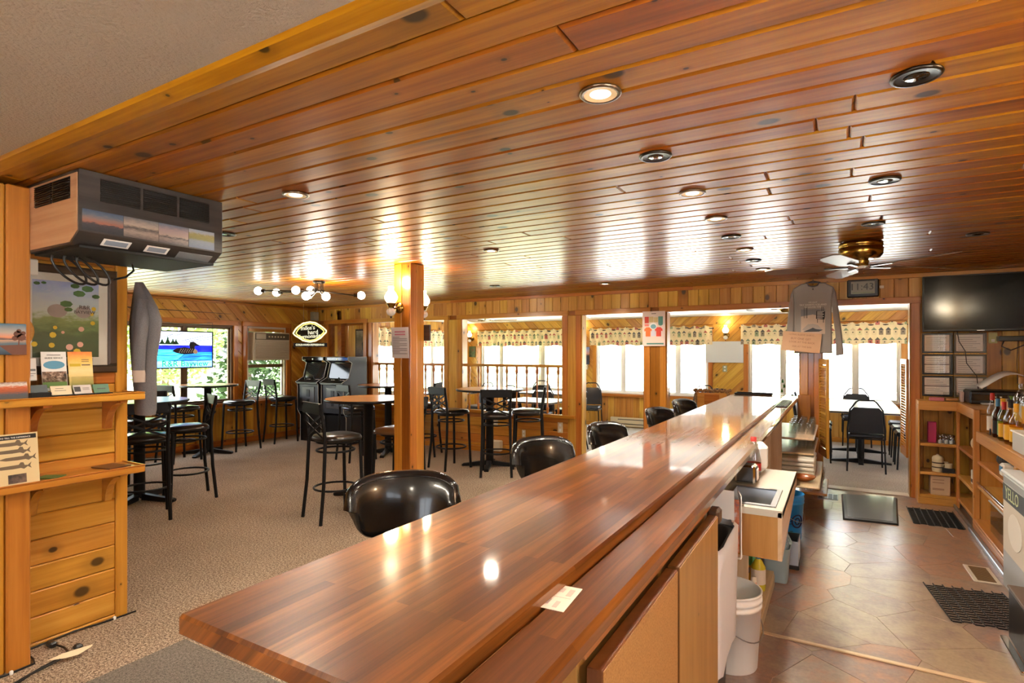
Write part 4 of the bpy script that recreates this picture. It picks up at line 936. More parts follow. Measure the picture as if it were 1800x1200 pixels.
tag(MB().box(-3.03, -1.25, -.6, 1.71, .0, .012, .004).build('floor_mat', MATGREY), 'grey entry mat on the carpet at the near end of the bar', 'mat')

# ---------------- left window wall ----------------
sg = thing('stained_glass_panel', 'stained glass panel of a loon on blue water hung in the left window', 'stained glass', (-8.64, 4.44, 1.295))
LEAD = P('lead_came', S(40, 42, 48), .4, .6); gw_, gh_ = .87, .575
for a0, a1, b0, b1 in ((0, gw_, 0, .018), (0, gw_, gh_ - .018, gh_), (0, .018, .018, gh_ - .018), (gw_ - .018, gw_, .018, gh_ - .018)): MB().prism(rect(a0, a1, b0, b1), fx0, 0, .014, .002).build('frame', LEAD, sg)
G_SKY = stained('sky_glass', S(225, 226, 250), S(206, 206, 246)); G_DB = stained('deep_blue_glass', S(70, 76, 222), S(96, 100, 236)); G_LB = stained('light_blue_glass', S(130, 222, 250), S(96, 160, 244)); G_MB = stained('mid_blue_glass', S(86, 140, 240), S(110, 176, 246)); G_LO = stained('low_blue_glass', S(150, 180, 255), S(170, 200, 255)); G_LG = stained('letter_green_glass', S(60, 220, 110))
MB().prism(rect(.018, gw_ - .018, .35, gh_ - .018), fx0, .003, .008).build('sky_pane', G_SKY, sg)
MB().prism(rect(.018, .42, .29, .35), fx0, .003, .008).build('water_pane', G_DB, sg); MB().prism(rect(.42, gw_ - .018, .25, .35), fx0, .003, .008).build('water_pane', G_DB, sg)
MB().prism([(.018, .12), (.3, .12), (.42, .22), (.42, .29), (.018, .29)], fx0, .003, .008).build('water_pane', G_LB, sg); MB().prism([(.3, .12), (gw_ - .018, .12), (gw_ - .018, .25), (.42, .25), (.42, .22)], fx0, .003, .008).build('water_pane', G_MB, sg)
MB().prism(rect(.018, gw_ - .018, .018, .12), fx0, .003, .008).build('water_pane', G_LO, sg)
q = MB()
for p0, p1 in (((.018, .35), (gw_ - .018, .35)), ((.018, .44), (.25, .52)), ((.018, .4), (.4, .54)), ((.38, .42), (gw_ - .02, .54)), ((.42, .40), (gw_ - .02, .5)), ((.5, .40), (gw_ - .02, .46)), ((.018, .20), (.3, .2)), ((.3, .2), (.42, .24)), ((.4, .17), (.8, .19)), ((.018, .12), (.84, .12)), ((.3, .12), (.42, .22))):
    q.bar((.006, *p0), (.006, *p1), .006, .006, (1, 0, 0))
q.build('lead_lines', LEAD, sg)
BLKGL = P('loon_black', S(18, 18, 22), .3)
MB().prism([(.23, .265), (.3, .31), (.42, .325), (.50, .31), (.49, .36), (.50, .395), (.54, .41), (.58, .40), (.61, .375), (.66, .355), (.59, .35), (.57, .32), (.60, .27), (.55, .225), (.42, .215), (.30, .235)], fx0, .008, .012).build('loon_body', BLKGL, sg)
q = MB()
for i in range(7):
    for j in range(3): disc(q, fx0, .34 + .035 * i + .012 * j, .25 + .022 * j, .008, .0121, 5)
q.build('loon_spots', WHT, sg)
q = MB(); disc(q, fx0, .585, .255, .035, .0122, 14); q.build('loon_breast', P('breast_cream', S(230, 224, 190), .5), sg)
for a, h_ in ((.09, .09), (.17, .13), (.245, .1), (.29, .09)): MB().prism([(a - .05, .365), (a + .05, .365), (a + .014, .365 + h_ * .55), (a, .365 + h_), (a - .014, .365 + h_ * .55)], fx0, .008, .011).build('spruce', P('spruce_green', S(16, 96, 30), .5), sg)
text('R&R Bayview', .125, G_LG, (.0125, gw_ / 2, .07), (R90, 0, R90), sg, sx=1.05)
for a in (.01, gw_ - .01): MB().tube([(.007, a, gh_), (.007, a, gh_ + .14), (-.15, a, gh_ + .143)], .003, 5).build('chain', BLKP, sg)
MB().tube([(.007, .0, gh_ + .14)] + [(.007, gw_ * i / 6, gh_ + .14 - .04 * math.sin(PI * i / 6)) for i in range(1, 6)] + [(.007, gw_, gh_ + .14)], .003, 5).build('chain', BLKP, sg)

wa = thing('window_air_conditioner', 'beige window air conditioner fitted in the upper left wall window', 'air conditioner', (XL - .05, 6.05, 1.40))
ACB = P('beige_plastic', S(184, 176, 158), .5)
MB().box(-.1, .2, 0, .72, 0, .49, .012).build('body', ACB, wa)
MB().box(.2, .212, .02, .70, .36, .47, .004).build('control_strip', P('control_dark', S(86, 78, 66), .5), wa); MB().box(.212, .216, .03, .22, .37, .46, .003).build('badge', ACB, wa)
for k in range(11): MB().prism(rect(.02, .70, .03 + k * .029, .03 + k * .029 + .02), ((.2, 0, 0), (0, 1, 0), (0, 0, 1), (1, 0, 0)), 0, .012, .004).build('slat', ACB, wa)
for k in range(6): MB().box(.212, .219, .27 + k * .06, .30 + k * .06, .40, .425, .003).build('button', CREAM, wa)
ln = thing('fishing_lure_rod', 'thin dark rod with a reel mounted above the left window', 'fishing rod', (XL + .03, 3.7, 2.19))
MB().tube([(0, 0, 0), (0, 2.0, -.01)], [.008, .003], 6).build('rod', BLKP, ln); MB().box(-.015, .02, .12, .3, -.03, .04, .014).build('reel', ORB, ln); MB().tube([(0, -.1, 0), (0, .1, 0)], .014, 8).build('handle', W_DARK, ln)

tag(MB().box(-8.60, -8.48, YB - .12, YB - .01, 2.14, 2.3, .008).build('corner_speaker', P('pale_green_grey', S(160, 164, 148), .6)), 'small pale box speaker high in the far left corner', 'speaker')
NEON = emis('neon_yellow', (1, .86, .34, 1), 2.6); NEOW = emis('neon_white', (.95, 1, .7, 1), .9); NEOY = emis('neon_lemon', (1, .85, .08, 1), .9)
ns = thing('neon_sign', 'lemon shaped neon beer sign hanging in the far left corner', 'neon sign', (-7.99, 6.68, 1.89), math.radians(30.3))
lem = lambda s: [(s * x, s * z) for x, z in ((-.29, -.02), (-.25, .05), (-.2, .10), (-.12, .155), (0, .18), (.10, .165), (.19, .11), (.25, .065), (.285, .03), (.285, -.0), (.245, -.04), (.19, -.10), (.1, -.15), (0, -.17), (-.12, -.145), (-.2, -.09), (-.26, -.055))]
fs_ = ((0, 0, 0), (1, 0, 0), (0, 0, 1), (0, -1, 0))
MB().prism(lem(.97), fs_, 0, .012).build('backing', BLKP, ns)
MB().tube([(x, -.03, z) for x, z in lem(1.0)], .011, 8, True).build('outer_tube', NEON, ns)
MB().tube([(x, -.022, z) for x, z in lem(.84)], .009, 7, True).build('inner_tube', NEOY, ns)
for s_, x, z, sz in (('mike\'s', -.04, .075, .10), ('hard', .05, .0, .10), ('lemonade', .0, -.07, .095)): text(s_, sz, NEOW, (x, -.016, z), (R90, -.08, 0), ns, bold=.001)
MB().box(-.29, .29, -.02, .01, -.255, -.185, .004).build('banner', P('banner_navy', S(22, 24, 44), .4), ns)
text('COLD.HARD.REFRESHING', .046, NEOW, (0, -.022, -.22), (R90, 0, 0), ns, sx=.94, bold=.001)
for x in (-.12, .12): MB().tube([(x, 0, .15), (x, 0, H - 1.89)], .002, 4).build('hanging_wire', STEEL, ns)

SCRN = P('screen_glass', S(22, 30, 34), .06, 0, .5); CABG = P('cabinet_grey', S(44, 47, 52), .45); CABK = P('cabinet_black', S(16, 16, 17), .35); TM = P('t_moulding', S(190, 190, 186), .4)
def arcade(x0, x1, side, label):
    t = thing('arcade_machine', label, 'arcade machine', ((x0 + x1) / 2, 7.06, 0), 0, 'arcade machines in the corner'); hw = (x1 - x0) / 2
    pr_ = [(0, 0), (-.46, 0), (-.46, .45), (-.52, .55), (-.52, .99), (-.56, 1.03), (-.40, 1.11), (-.33, 1.36), (-.42, 1.41), (-.42, 1.46), (0, 1.46)]
    for s in (-1, 1):
        f_ = ((s * hw, 0, 0), (0, 1, 0), (0, 0, 1), (s, 0, 0)); MB().prism(pr_, f_, -.018, 0).build('side_panel', side, t)
        MB().tube([(s * (hw - .009), y, z) for y, z in pr_[1:]], .0065, 5).build('edge_moulding', TM, t)
    w_ = hw - .018
    MB().box(-w_, w_, -.44, -.01, 0, .48).build('riser', CABK, t); MB().box(-w_, w_, -.505, -.02, .52, .99, .003).build('lower_front', CABG, t)
    MB().box(-w_ + .1, w_ - .1, -.515, -.5, .6, .95, .004).build('coin_door', P('coin_door', S(84, 84, 84), .35, .4), t)
    MB().box(-.04, .04, -.522, -.512, .78, .9, .004).build('coin_slot', BLKP, t); MB().box(-.03, .03, -.522, -.512, .64, .74, .004).build('coin_return', BLKP, t)
    MB().prism([(-.55, 1.0), (-.40, 1.08), (-.40, 1.1), (-.55, 1.03)], ((-w_, 0, 0), (0, 1, 0), (0, 0, 1), (1, 0, 0)), 0, 2 * w_).build('control_panel', CABK, t)
    for s in (-1, 1):
        q = MB(); q.tube([(s * .12, -.48, 1.06), (s * .12, -.485, 1.10)], .006, 6); q.ball((s * .12, -.486, 1.11), .015, 8, 6); q.build('joystick', BLKP, t)
        for k in range(3): MB().lathe([(.013, 0), (.013, .008), (.001, .01)], 10, (s * .12 + .05 + k * .032 - (.02 if s > 0 else 0), -.47 + .01 * (k % 2), 1.073)).build('button', WHT, t)
    MB().prism([(-.385, 1.10), (-.315, 1.37), (-.30, 1.37), (-.37, 1.10)], ((-w_, 0, 0), (0, 1, 0), (0, 0, 1), (1, 0, 0)), 0, 2 * w_).build('bezel', BLKG, t)
    f_ = (V((0, -.385, 1.10)), V((1, 0, 0)), V((0, .07, .27)).normalized(), V((0, -.27, .07)).normalized()); MB().prism(rect(-w_ + .06, w_ - .06, .02, .26), f_, -.001, .002).build('screen', SCRN, t)
    MB().box(-w_, w_, -.415, -.01, 1.40, 1.455, .003).build('marquee', BLKG, t); MB().box(-.012, .012, -.42, -.414, 1.41, 1.435).build('marquee_lamp', WHT, t)
arcade(-8.16, -7.62, CABK, 'black arcade machine standing in the corner, left of the pair')
arcade(-7.56, -7.02, CABG, 'arcade machine with a grey side, right of the pair')
np_ = thing('framed_print', 'framed dark print of a moose like animal leaning in the panelled niche', 'picture', (-7.62, YB + .07, 1.44))
MB().box(0, .42, 0, .02, 0, .52, .004).build('frame', W_DARK, np_); MB().box(.03, .39, -.002, .002, .03, .49).build('print', gradient('forest_print', [(0, S(70, 50, 34)), (.4, S(120, 96, 70)), (.7, S(90, 80, 64)), (1, S(150, 140, 120))], 6, .6), np_, fit=((.03, 0, .03), (.36, 0, 0), (0, 0, .46)))
MB().prism([(.18, .14), (.2, .14), (.2, .2), (.26, .2), (.26, .14), (.28, .14), (.29, .24), (.33, .33), (.3, .36), (.25, .31), (.2, .3), (.17, .26)], ((0, -.002, 0), (1, 0, 0), (0, 0, 1), (0, -1, 0)), 0, .001).build('animal', BLKP, np_)

ch = thing('ceiling_track_light', 'bronze ceiling light with seven bare glowing globes left of the post', 'ceiling light', (-5.27, 4.53, H))
MB().lathe([(.07, 0), (.07, -.02), (.055, -.03)], 20).build('canopy', ORB, ch)
for k in range(6): a = k * PI / 3; MB().tube([(.045 * math.cos(a), .045 * math.sin(a), -.02), (.045 * math.cos(a), .045 * math.sin(a), -.11)], .005, 5).build('stem', ORB, ch)
MB().lathe([(.06, -.11), (.06, -.13), (.03, -.135)], 18).build('hub', ORB, ch)
th30 = math.radians(30.3)
for k, (u, v, dd) in enumerate(((454, 511, .1), (486, 514, .25), (520, 510, -.1), (546, 510, .05), (538, 520, -.25), (573, 521, -.3), (635, 519, .1))):
    dep = 6.57 + dd; a = (u - 900) / 984; x = dep * (-math.sin(th30) + math.cos(th30) * a) + 5.27; y = dep * (math.cos(th30) + math.sin(th30) * a) - 4.53; z = 1.55 + dep * (618 - v) / 984 - H
    d = V((x, y, 0)); L_ = d.length; d.normalize()
    MB().tube([tuple(d * .05) [:2] + (-.12,), (d.x * (L_ - .10), d.y * (L_ - .10), z), (d.x * (L_ - .06), d.y * (L_ - .06), z)], .008, 6).build('arm', ORB, ch)
    MB().tube([(d.x * (L_ - .085), d.y * (L_ - .085), z), (d.x * (L_ - .04), d.y * (L_ - .04), z)], .022, 10).build('socket', ORB, ch)
    MB().ball((x, y, z), .047, 14, 10).build('bulb', BULB, ch)
lamp('track_glow', 'POINT', (0, 0, -.24), 75, (1, .86, .66), .12, parent=ch)

def sconce(loc, rz, label, lit=True, group='oil lamp wall lights on the free post', sc_=1):
    t = thing('wall_sconce', label, 'wall light', loc, rz, group)   # local -Y points out of the wall
    MB().lathe([(.055, 0), (.05, .012), (.03, .022), (.012, .03)], 20, axis=(0, -1, 0)).build('backplate', BRASS, t)
    MB().tube([(0, -.02, 0), (0, -.06, -.01), (0, -.10, .0), (0, -.11, .02)], .008, 7).build('arm', BRASS, t)
    MB().ball((0, -.11, -.045), .042, 16, 10, (1, 1, .9)).build('milk_glass_font', P('milk_glass', S(236, 230, 220), .25), t)
    MB().lathe([(.012, -.088), (.008, -.10), (.001, -.105)], 10, (0, -.11, 0)).build('finial', ORB, t)
    MB().lathe([(.02, -.008), (.032, .012), (.045, .03), (.047, .036)], 18, (0, -.11, 0)).build('gallery', BRASS, t)
    MB().lathe([(.036, .035), (.058, .07), (.062, .095), (.045, .13), (.026, .155), (.028, .19)], 20, (0, -.11, 0), caps=False).build('lamp_shade', SHADE2 if 'dining' in group else SHADE, t)
    if lit: lamp('sconce_light', 'POINT', (0, -.11, .25), 6 if 'dining' in group else 30, (1, .8, .5), .06, parent=t)
    return t
s1 = sconce((-3.59, 4.03, 1.965), 0, 'glowing oil lamp wall light on the front face of the free post')
s3 = sconce((XR - .002, 2.1, 2.02), -R90, 'oil lamp wall light on the right wall above the work aisle'); s3['group'] = 'oil lamp wall lights on the right wall'; lamp('sconce_light', 'POINT', (0, -.2, .3), 45, (1, .84, .6), .08, parent=s3)  # second point lamp added beside the sconce to brighten the right ceiling
s2 = sconce((-3.55, 4.232, 1.965), PI, 'glowing oil lamp wall light on the rear face of the free post')
nt_ = thing('notice_sheet', 'printed notice with pink heading taped to the free post', 'notice', (-3.67, 4.022, 1.49))
q = MB(); q.T = Matrix.Rotation(.03, 4, 'X'); q.box(0, .208, -.003, 0, 0, .29); q.build('sheet', P('grey_paper', S(206, 202, 200), .7), nt_)
fn_ = ((0, -.0035, 0), (1, 0, 0), (0, -.03, 1), (0, -1, -.03)); q = MB(); [q.prism(rect(.04, .17, z, z + .014), fn_, 0, .001) for z in (.24, .215)]; q.build('heading', P('heading_pink', S(190, 120, 136), .7), nt_)
q = MB(); [q.prism(rect(.015, .19 if k % 3 else .1, .195 - k * .0155, .199 - k * .0155), fn_, 0, .001) for k in range(11)]; q.build('text_lines', INK, nt_)
tag(MB().box(-3.62, -3.385, 4.234, 4.252, 1.655, 1.81, .003).build('wooden_board', W_DARK), 'small dark wooden board on the rear of the free post', 'board')
# ---------------- dining room dressing ----------------
def birdhouse():
    m, t, b, L = nt('birdhouse_print_fabric'); uv = N(t, 'UVMap').outputs[0]; s = N(t, 'SeparateXYZ'); L(uv, s.inputs[0])
    cu = math_(t, 'DIVIDE', s.outputs[0], .10); cvv = math_(t, 'DIVIDE', s.outputs[1], .165)
    iv = math_(t, 'FLOOR', cvv); cu = math_(t, 'ADD', cu, math_(t, 'MULTIPLY', iv, .5)); iu = math_(t, 'FLOOR', cu)
    fu = math_(t, 'ABSOLUTE', math_(t, 'SUBTRACT', math_(t, 'FRACT', cu), .5)); fv_ = math_(t, 'FRACT', cvv)
    cx = N(t, 'CombineXYZ'); L(iu, cx.inputs[0]); L(iv, cx.inputs[1]); wn = N(t, 'TexWhiteNoise', noise_dimensions='2D'); L(cx.outputs[0], wn.inputs['Vector'])
    body = math_(t, 'MULTIPLY', math_(t, 'LESS_THAN', fu, .31), math_(t, 'MULTIPLY', math_(t, 'GREATER_THAN', fv_, .1), math_(t, 'LESS_THAN', fv_, .6)))
    roof = math_(t, 'MULTIPLY', math_(t, 'GREATER_THAN', fv_, .58), math_(t, 'LESS_THAN', math_(t, 'ADD', math_(t, 'MULTIPLY', fu, .7), fv_), .86))
    hole = math_(t, 'LESS_THAN', math_(t, 'ADD', math_(t, 'POWER', math_(t, 'MULTIPLY', fu, 1.0), 2), math_(t, 'POWER', math_(t, 'MULTIPLY', math_(t, 'SUBTRACT', fv_, .38), 1.6), 2)), .009)
    cb_ = ramp(t, wn.outputs['Value'], [(0, S(214, 198, 150)), (.3, S(184, 104, 90)), (.42, S(150, 156, 116)), (.56, S(220, 200, 158)), (.86, S(140, 124, 104))]); 
    cr_ = ramp(t, wn.outputs['Value'], [(0, S(170, 90, 80)), (.25, S(100, 96, 86)), (.45, S(206, 180, 140)), (.6, S(130, 140, 110)), (.8, S(86, 82, 80))])
    for q in (cb_, cr_): q.node.color_ramp.interpolation = 'CONSTANT'
    col = mix(t, body, S(228, 208, 164), cb_); col = mix(t, roof, col, cr_); col = mix(t, hole, col, S(40, 40, 40))
    L(col, b.inputs['Base Color']); b.inputs['Roughness'].default_value = .9
    return m
BIRD = birdhouse()
def valance(fr_, a0, a1, z0, z1, label, seed):
    rr = random.Random(seed); n = int((a1 - a0) / .018); rows = [0, .06, .2, .5, .85, .93, 1]
    O, A, B, Nn = [V(q) for q in fr_]; vs = []; ph = [rr.uniform(.7, 1.4) for _ in range(400)]
    x = 0; phs = []
    for i in range(n + 1): x += .55 * ph[i]; phs.append(x)
    for j, f in enumerate(rows):
        for i in range(n + 1):
            amp = .02 if f < .8 else (.012 if f < .95 else .018); zz = z0 + (z1 - z0) * f
            if f == 0: zz += .01 * math.sin(phs[i] * .5)
            if f == 1: zz += .014 * math.sin(phs[i] * 1.0) + .006 * rr.uniform(-1, 1)
            d = .055 + amp * math.sin(phs[i]) + (.012 if f == .85 else 0)
            vs.append(O + A * (a0 + (a1 - a0) * i / n) + B * zz + Nn * d)
    fs = [(j * (n + 1) + i, j * (n + 1) + i + 1, (j + 1) * (n + 1) + i + 1, (j + 1) * (n + 1) + i) for j in range(len(rows) - 1) for i in range(n)]
    t = thing('window_valance', label, 'valance', tuple(O), 0, 'birdhouse print valances')
    k = len(vs); vs2 = [v - Nn * .003 for v in vs]
    me = MB(); me.add([v - O for v in vs], fs, smooth=True); me.add([v - O for v in vs2], [f[::-1] for f in fs], smooth=True)
    o = me.build('fabric', BIRD, t, recalc=False, fit=(B * 0, A, B))
    r_ = MB(); r_.T = Matrix.Translation(-O); r_.tube([O + A * (a0 - .03) + B * (z0 + (z1 - z0) * .89) + Nn * .045, O + A * (a1 + .03) + B * (z0 + (z1 - z0) * .89) + Nn * .045], .012, 8); r_.build('rod', W_DARK, t)
valance(FY(FYD), -7.42, -5.12, 1.68, 2.035, 'birdhouse print valance seen through the opening right of the free post', 1)
valance(FY(FYD), -4.56, -2.08, 1.68, 2.035, 'birdhouse print valance behind the t-shirt poster', 2)
valance(FY(FYD), -1.57, .95, 1.68, 2.035, 'birdhouse print valance behind the hanging grey shirt', 3)
valance(FX(FXD), 8.12, 10.68, 1.66, 2.02, 'birdhouse print valance on the side window behind the free post', 4)
for (x, y, rz, lb) in ((-1.83, FYD, 0, 'small lit oil lamp wall light above the white board'), (-4.78, FYD, 0, 'lit oil lamp wall light left of the middle dining window'), (-7.62, FYD, 0, 'lit oil lamp wall light in the dining room corner')):
    sconce((x, y, 1.86), rz, lb, True, 'oil lamp wall lights in the dining room')
tag(MB().box(-2.2, -1.53, FYD - .03, FYD - .004, 1.345, 1.745, .004).build('white_board', P('board_grey', S(206, 206, 204), .5)), 'blank pale board on the diagonal planks between two dining windows', 'board')
def outlet(x, y, z, w_, h_, label, mat=CREAM, n=2):
    t = thing('wall_outlet', label, 'outlet', (x, y, z)); MB().box(-w_ / 2, w_ / 2, -.008, 0, -h_ / 2, h_ / 2, .003).build('plate', mat, t)
    for k in range(n): MB().box(-w_ * .2, w_ * .2, -.011, -.007, (-.25 + .5 * k) * h_ - h_ * .13, (-.25 + .5 * k) * h_ + h_ * .13, .002).build('socket', WHT, t)
outlet(-1.86, FYD, 1.23, .08, .12, 'outlet under the blank pale board', P('sage_plate', S(160, 164, 130), .5)); outlet(-4.67, FYD, 1.23, .08, .12, 'outlet below the dark lake picture')
outlet(-4.56, YB, .50, .09, .15, 'outlet on the half wall behind the railing table, left one'); outlet(-3.46, YB, .46, .08, .15, 'outlet on the half wall beside the doorway opening'); outlet(-4.06, YB, .33, .06, .11, 'low outlet on the half wall behind the table column', CREAM)
tag(MB().box(-4.66, -4.42, YB - .1, YB - .005, .04, .2, .012).build('plug_adapter', CREAM), 'cream box shaped device at the foot of the half wall', 'device')
lk = thing('lake_picture', 'unframed dark picture of water on the dining wall left of the middle window', 'picture', (-4.93, FYD - .004, 1.28))
MB().box(0, .34, -.02, 0, 0, .37, .003).build('canvas', gradient('night_lake', [(0, S(50, 56, 80)), (.3, S(40, 40, 60)), (.5, S(40, 36, 40)), (.62, S(190, 130, 110)), (.8, S(150, 150, 170)), (1, S(90, 120, 180))], 4, .2), lk, fit=((0, 0, 0), (.34, 0, 0), (0, 0, .37)))
ps_ = tag(MB().box(-7.7, -7.52, FYD - .02, FYD - .004, 1.42, 1.68, .003).build('small_picture', speck('green_picture', [S(40, 60, 40), S(90, 110, 70), S(120, 60, 50)], 14)), 'small dark green picture in the dining room corner', 'picture')
ht = thing('baseboard_heater', 'beige baseboard heater under the middle dining window', 'heater', (-4.1, FYD - .004, .02))
MB().box(0, 2.0, -.07, 0, 0, .18, .004).build('body', CREAM, ht); MB().box(.16, 1.98, -.075, -.069, .135, .15).build('slot', INK, ht); MB().box(.16, 1.98, -.075, -.069, .045, .06).build('slot', INK, ht)
ct = thing('dining_track_light', 'white ceiling light with small bright spots on the dining room ceiling', 'ceiling light', (-3.9, 9.0, 2.23))
for k, (x, y) in enumerate(((-.3, 0), (.15, .1), (.45, -.1), (.2, -.3))):
    MB().tube([(0, 0, -.015), (x, y, -.03)], .008, 6).build('arm', WHT, ct); MB().ball((x, y, -.05), .035, 12, 8).build('bulb', BULB, ct)
MB().lathe([(.07, 0), (.07, -.02)], 16).build('base', WHT, ct); lamp('dining_glow', 'POINT', (0, 0, -.14), 30, (1, .9, .76), .12, parent=ct)
def blades(t, n, z, r0, r1, w_, a0, mat, mat2):
    for k in range(n):
        a = a0 + 2 * PI * k / n; q = MB(); q.T = Matrix.Rotation(a, 4, 'Z') @ Matrix.Translation((0, 0, z)) @ Matrix.Rotation(.2, 4, 'X')
        q.prism([(r0 + .04, -w_ * .3), (r0 + .12, -w_ * .5), (r1 - .06, -w_ * .5), (r1, -w_ * .3), (r1, w_ * .3), (r1 - .06, w_ * .5), (r0 + .12, w_ * .5), (r0 + .04, w_ * .3)], ((0, 0, 0), (1, 0, 0), (0, 1, 0), (0, 0, 1)), -.004, .004, .002); q.build('blade', mat, t)
        q = MB(); q.T = Matrix.Rotation(a, 4, 'Z') @ Matrix.Translation((0, 0, z - .006)); q.box(r0 - .04, r0 + .12, -.014, .014, -.006, .006, .003); q.build('blade_iron', mat2, t)
df = thing('ceiling_fan', 'white ceiling fan with small lit bulb seen through the left opening', 'ceiling fan', (-5.6, 8.7, 2.23))
MB().lathe([(.09, 0), (.1, -.05), (.07, -.09), (.04, -.11)], 20).build('motor', BRASS, df); blades(df, 5, -.1, .08, .55, .12, .3, W_LAM, BRASS)
df2 = thing('ceiling_fan', 'dining room ceiling fan partly hidden by the hanging grey shirt', 'ceiling fan', (-.66, 8.9, 2.23))
MB().lathe([(.05, 0), (.08, -.03), (.08, -.1), (.04, -.12)], 20).build('motor', BRASS, df2); blades(df2, 4, -.06, .08, .55, .11, 2.9, P('fan_blade_dark', S(70, 58, 48), .4), BRASS)

# ---------------- things on the back wall ----------------
po = thing('shirt_poster', 'poster of coloured t-shirts hung on the stained opening post', 'poster', (-2.245, YB - .034, 1.625))
MB().box(0, .30, -.004, 0, 0, .455).build('sheet', P('poster_paper', S(224, 206, 196), .6), po)
fp = ((0, -.0042, 0), (1, 0, 0), (0, 0, 1), (0, -1, 0)); tee = lambda x, z, w_, h_: [(x - w_ * .32, z), (x + w_ * .32, z), (x + w_ * .32, z + h_ * .62), (x + w_ * .5, z + h_ * .55), (x + w_ * .5, z + h_ * .8), (x + w_ * .22, z + h_), (x - w_ * .22, z + h_), (x - w_ * .5, z + h_ * .8), (x - w_ * .5, z + h_ * .55), (x - w_ * .32, z + h_ * .62)]
for c_, polys in ((S(206, 66, 50), [rect(.03, .085, .30, .385)]), (S(206, 180, 130), [rect(.09, .145, .31, .385), rect(.15, .205, .31, .375)]), (S(90, 150, 140), [rect(.21, .27, .29, .385), oval(.24, .285, .03, .02)]), (S(226, 110, 46), [tee(.075, .125, .10, .12)]), (S(214, 70, 54), [tee(.215, .125, .10, .12)]), (S(206, 206, 222), [rect(.118, .175, .13, .21)]), (S(70, 130, 120), [rect(.055, .28, .02, .04)]), (S(220, 120, 110), [rect(.03, .085, .26, .29)])):
    q = MB(); [q.prism(p, fp, 0, .0008) for p in polys]; q.build('printed_shirt', P('print_' + str(int(c_[0] * 255)), c_, .6), po)
q = MB(); q.prism(oval(.145, .26, .05, .045, 20), fp, .001, .0016); q.build('round_badge', WHT, po); q = MB(); q.prism(oval(.145, .255, .036, .03, 16), fp, .0018, .0024); q.build('badge_lake', P('badge_blue', S(110, 160, 176), .5), po)
q = MB(); q.prism(rect(.12, .18, .42, .428), fp, 0, .001); q.build('title', INK, po)

sh = thing('long_sleeve_shirt', 'grey long sleeve shirt with a printed snow scene on a hanger at the header', 'shirt', (-.255, YB - .11, 1.53))
def cloth(poly, d0, d1, name, mat, bul=.02):
    # a closed flat garment piece with a soft bulge, outline in x,z
    q = MB(); q.prism(poly, ((0, 0, 0), (1, 0, 0), (0, 0, 1), (0, -1, 0)), d0, d1, .012); return q.build(name, mat, sh)
cloth([(-.19, .0), (.19, .005), (.185, .3), (.185, .58), (.20, .74), (.12, .79), (.06, .80), (.03, .765), (-.03, .765), (-.06, .80), (-.12, .79), (-.2, .74), (-.185, .58), (-.19, .3)], -.02, .03, 'torso', GREYC)
cloth([(-.2, .74), (-.185, .56), (-.19, .34), (-.20, .06), (-.27, .06), (-.265, .3), (-.245, .55), (-.225, .68)], -.03, .02, 'sleeve', GREYC)
cloth([(.2, .74), (.225, .68), (.25, .5), (.285, .2), (.30, -.01), (.225, -.025), (.22, .2), (.19, .46), (.185, .56)], -.03, .022, 'sleeve', GREYC)
MB().tube([(-.065, -.025, .80), (-.045, -.03, .765), (0, -.033, .75), (.045, -.03, .765), (.065, -.025, .80), (0, .01, .805)], .008, 7, True).build('collar', P('collar_grey', S(104, 100, 100), .9), sh)
MB().tube([(-.2, 0, .73), (-.06, 0, .805), (0, 0, .82), (.06, 0, .805), (.2, 0, .73)], .005, 6).build('hanger', BLKP, sh); MB().tube([(0, 0, .82), (.0, .02, .84), (0, .05, .845), (0, .085, .83)], .003, 5).build('hanger_hook', BLKP, sh)
fsh = ((0, -.0302, 0), (1, 0, 0), (0, 0, 1), (0, -1, 0))
q = MB(); q.prism(rect(-.12, .12, .34, .50), fsh, 0, .001); q.build('print_sky', P('print_grey', S(128, 130, 134), .8), sh)
q = MB(); q.prism([(-.12, .22), (.12, .22), (.12, .40), (.0, .44), (-.12, .42)], fsh, .001, .002); q.build('print_snow', P('print_snow', S(206, 186, 168), .8), sh)
q = MB(); q.prism([(-.11, .27), (-.05, .33), (0, .335), (.05, .32), (.09, .27), (.03, .25), (-.06, .25)], fsh, .002, .003); q.build('print_shelter', P('print_shelter', S(176, 168, 162), .8), sh)
q = MB(); q.prism([(-.1, .245), (-.03, .275), (.0, .29), (.03, .275), (.10, .265), (.06, .245)], fsh, .003, .004)
for x in (-.09, -.07, -.06, .085, .1): q.prism(rect(x, x + .005, .40, .52), fsh, .002, .003)
q.build('print_black', BLKP, sh)
q = MB(); q.prism([(.03, .39), (.115, .38), (.12, .47), (.035, .48)], fsh, .003, .005); [q.prism(rect(x, x + .006, .345, .39), fsh, .003, .004) for x in (.042, .1)]; q.build('print_sign', P('sign_navy', S(36, 40, 48), .8), sh)
q = MB(); [q.prism(rect(.042, .108 - .012 * (k % 2), .465 - k * .014, .470 - k * .014), fsh, .005, .006) for k in range(6)]; q.build('sign_lines', PAPER, sh)
for s_, z, sz in (("I'M OUT", .575, .024), ('TRY SWEETS ICELAND', .548, .027), ('IN WINTER TIME', .522, .022)): text(s_, sz, PAPER, (0, -.033, z), (R90, 0, 0), sh)
q = MB(); q.ball((0, -.031, .725), .008, 8, 6, (1, .3, 1)); q.build('neck_label', INK, sh)
hs_ = thing('handwritten_sign', 'handwritten cardboard sign pinned to the corner of the hanging grey shirt', 'sign', (-.365, YB - .165, 1.665), 0)
q = MB(); q.T = Matrix.Rotation(math.radians(6), 4, 'Y'); q.box(-.2, .19, -.003, .003, -.115, .105); q.build('card', P('cardboard', S(206, 166, 132), .8), hs_)
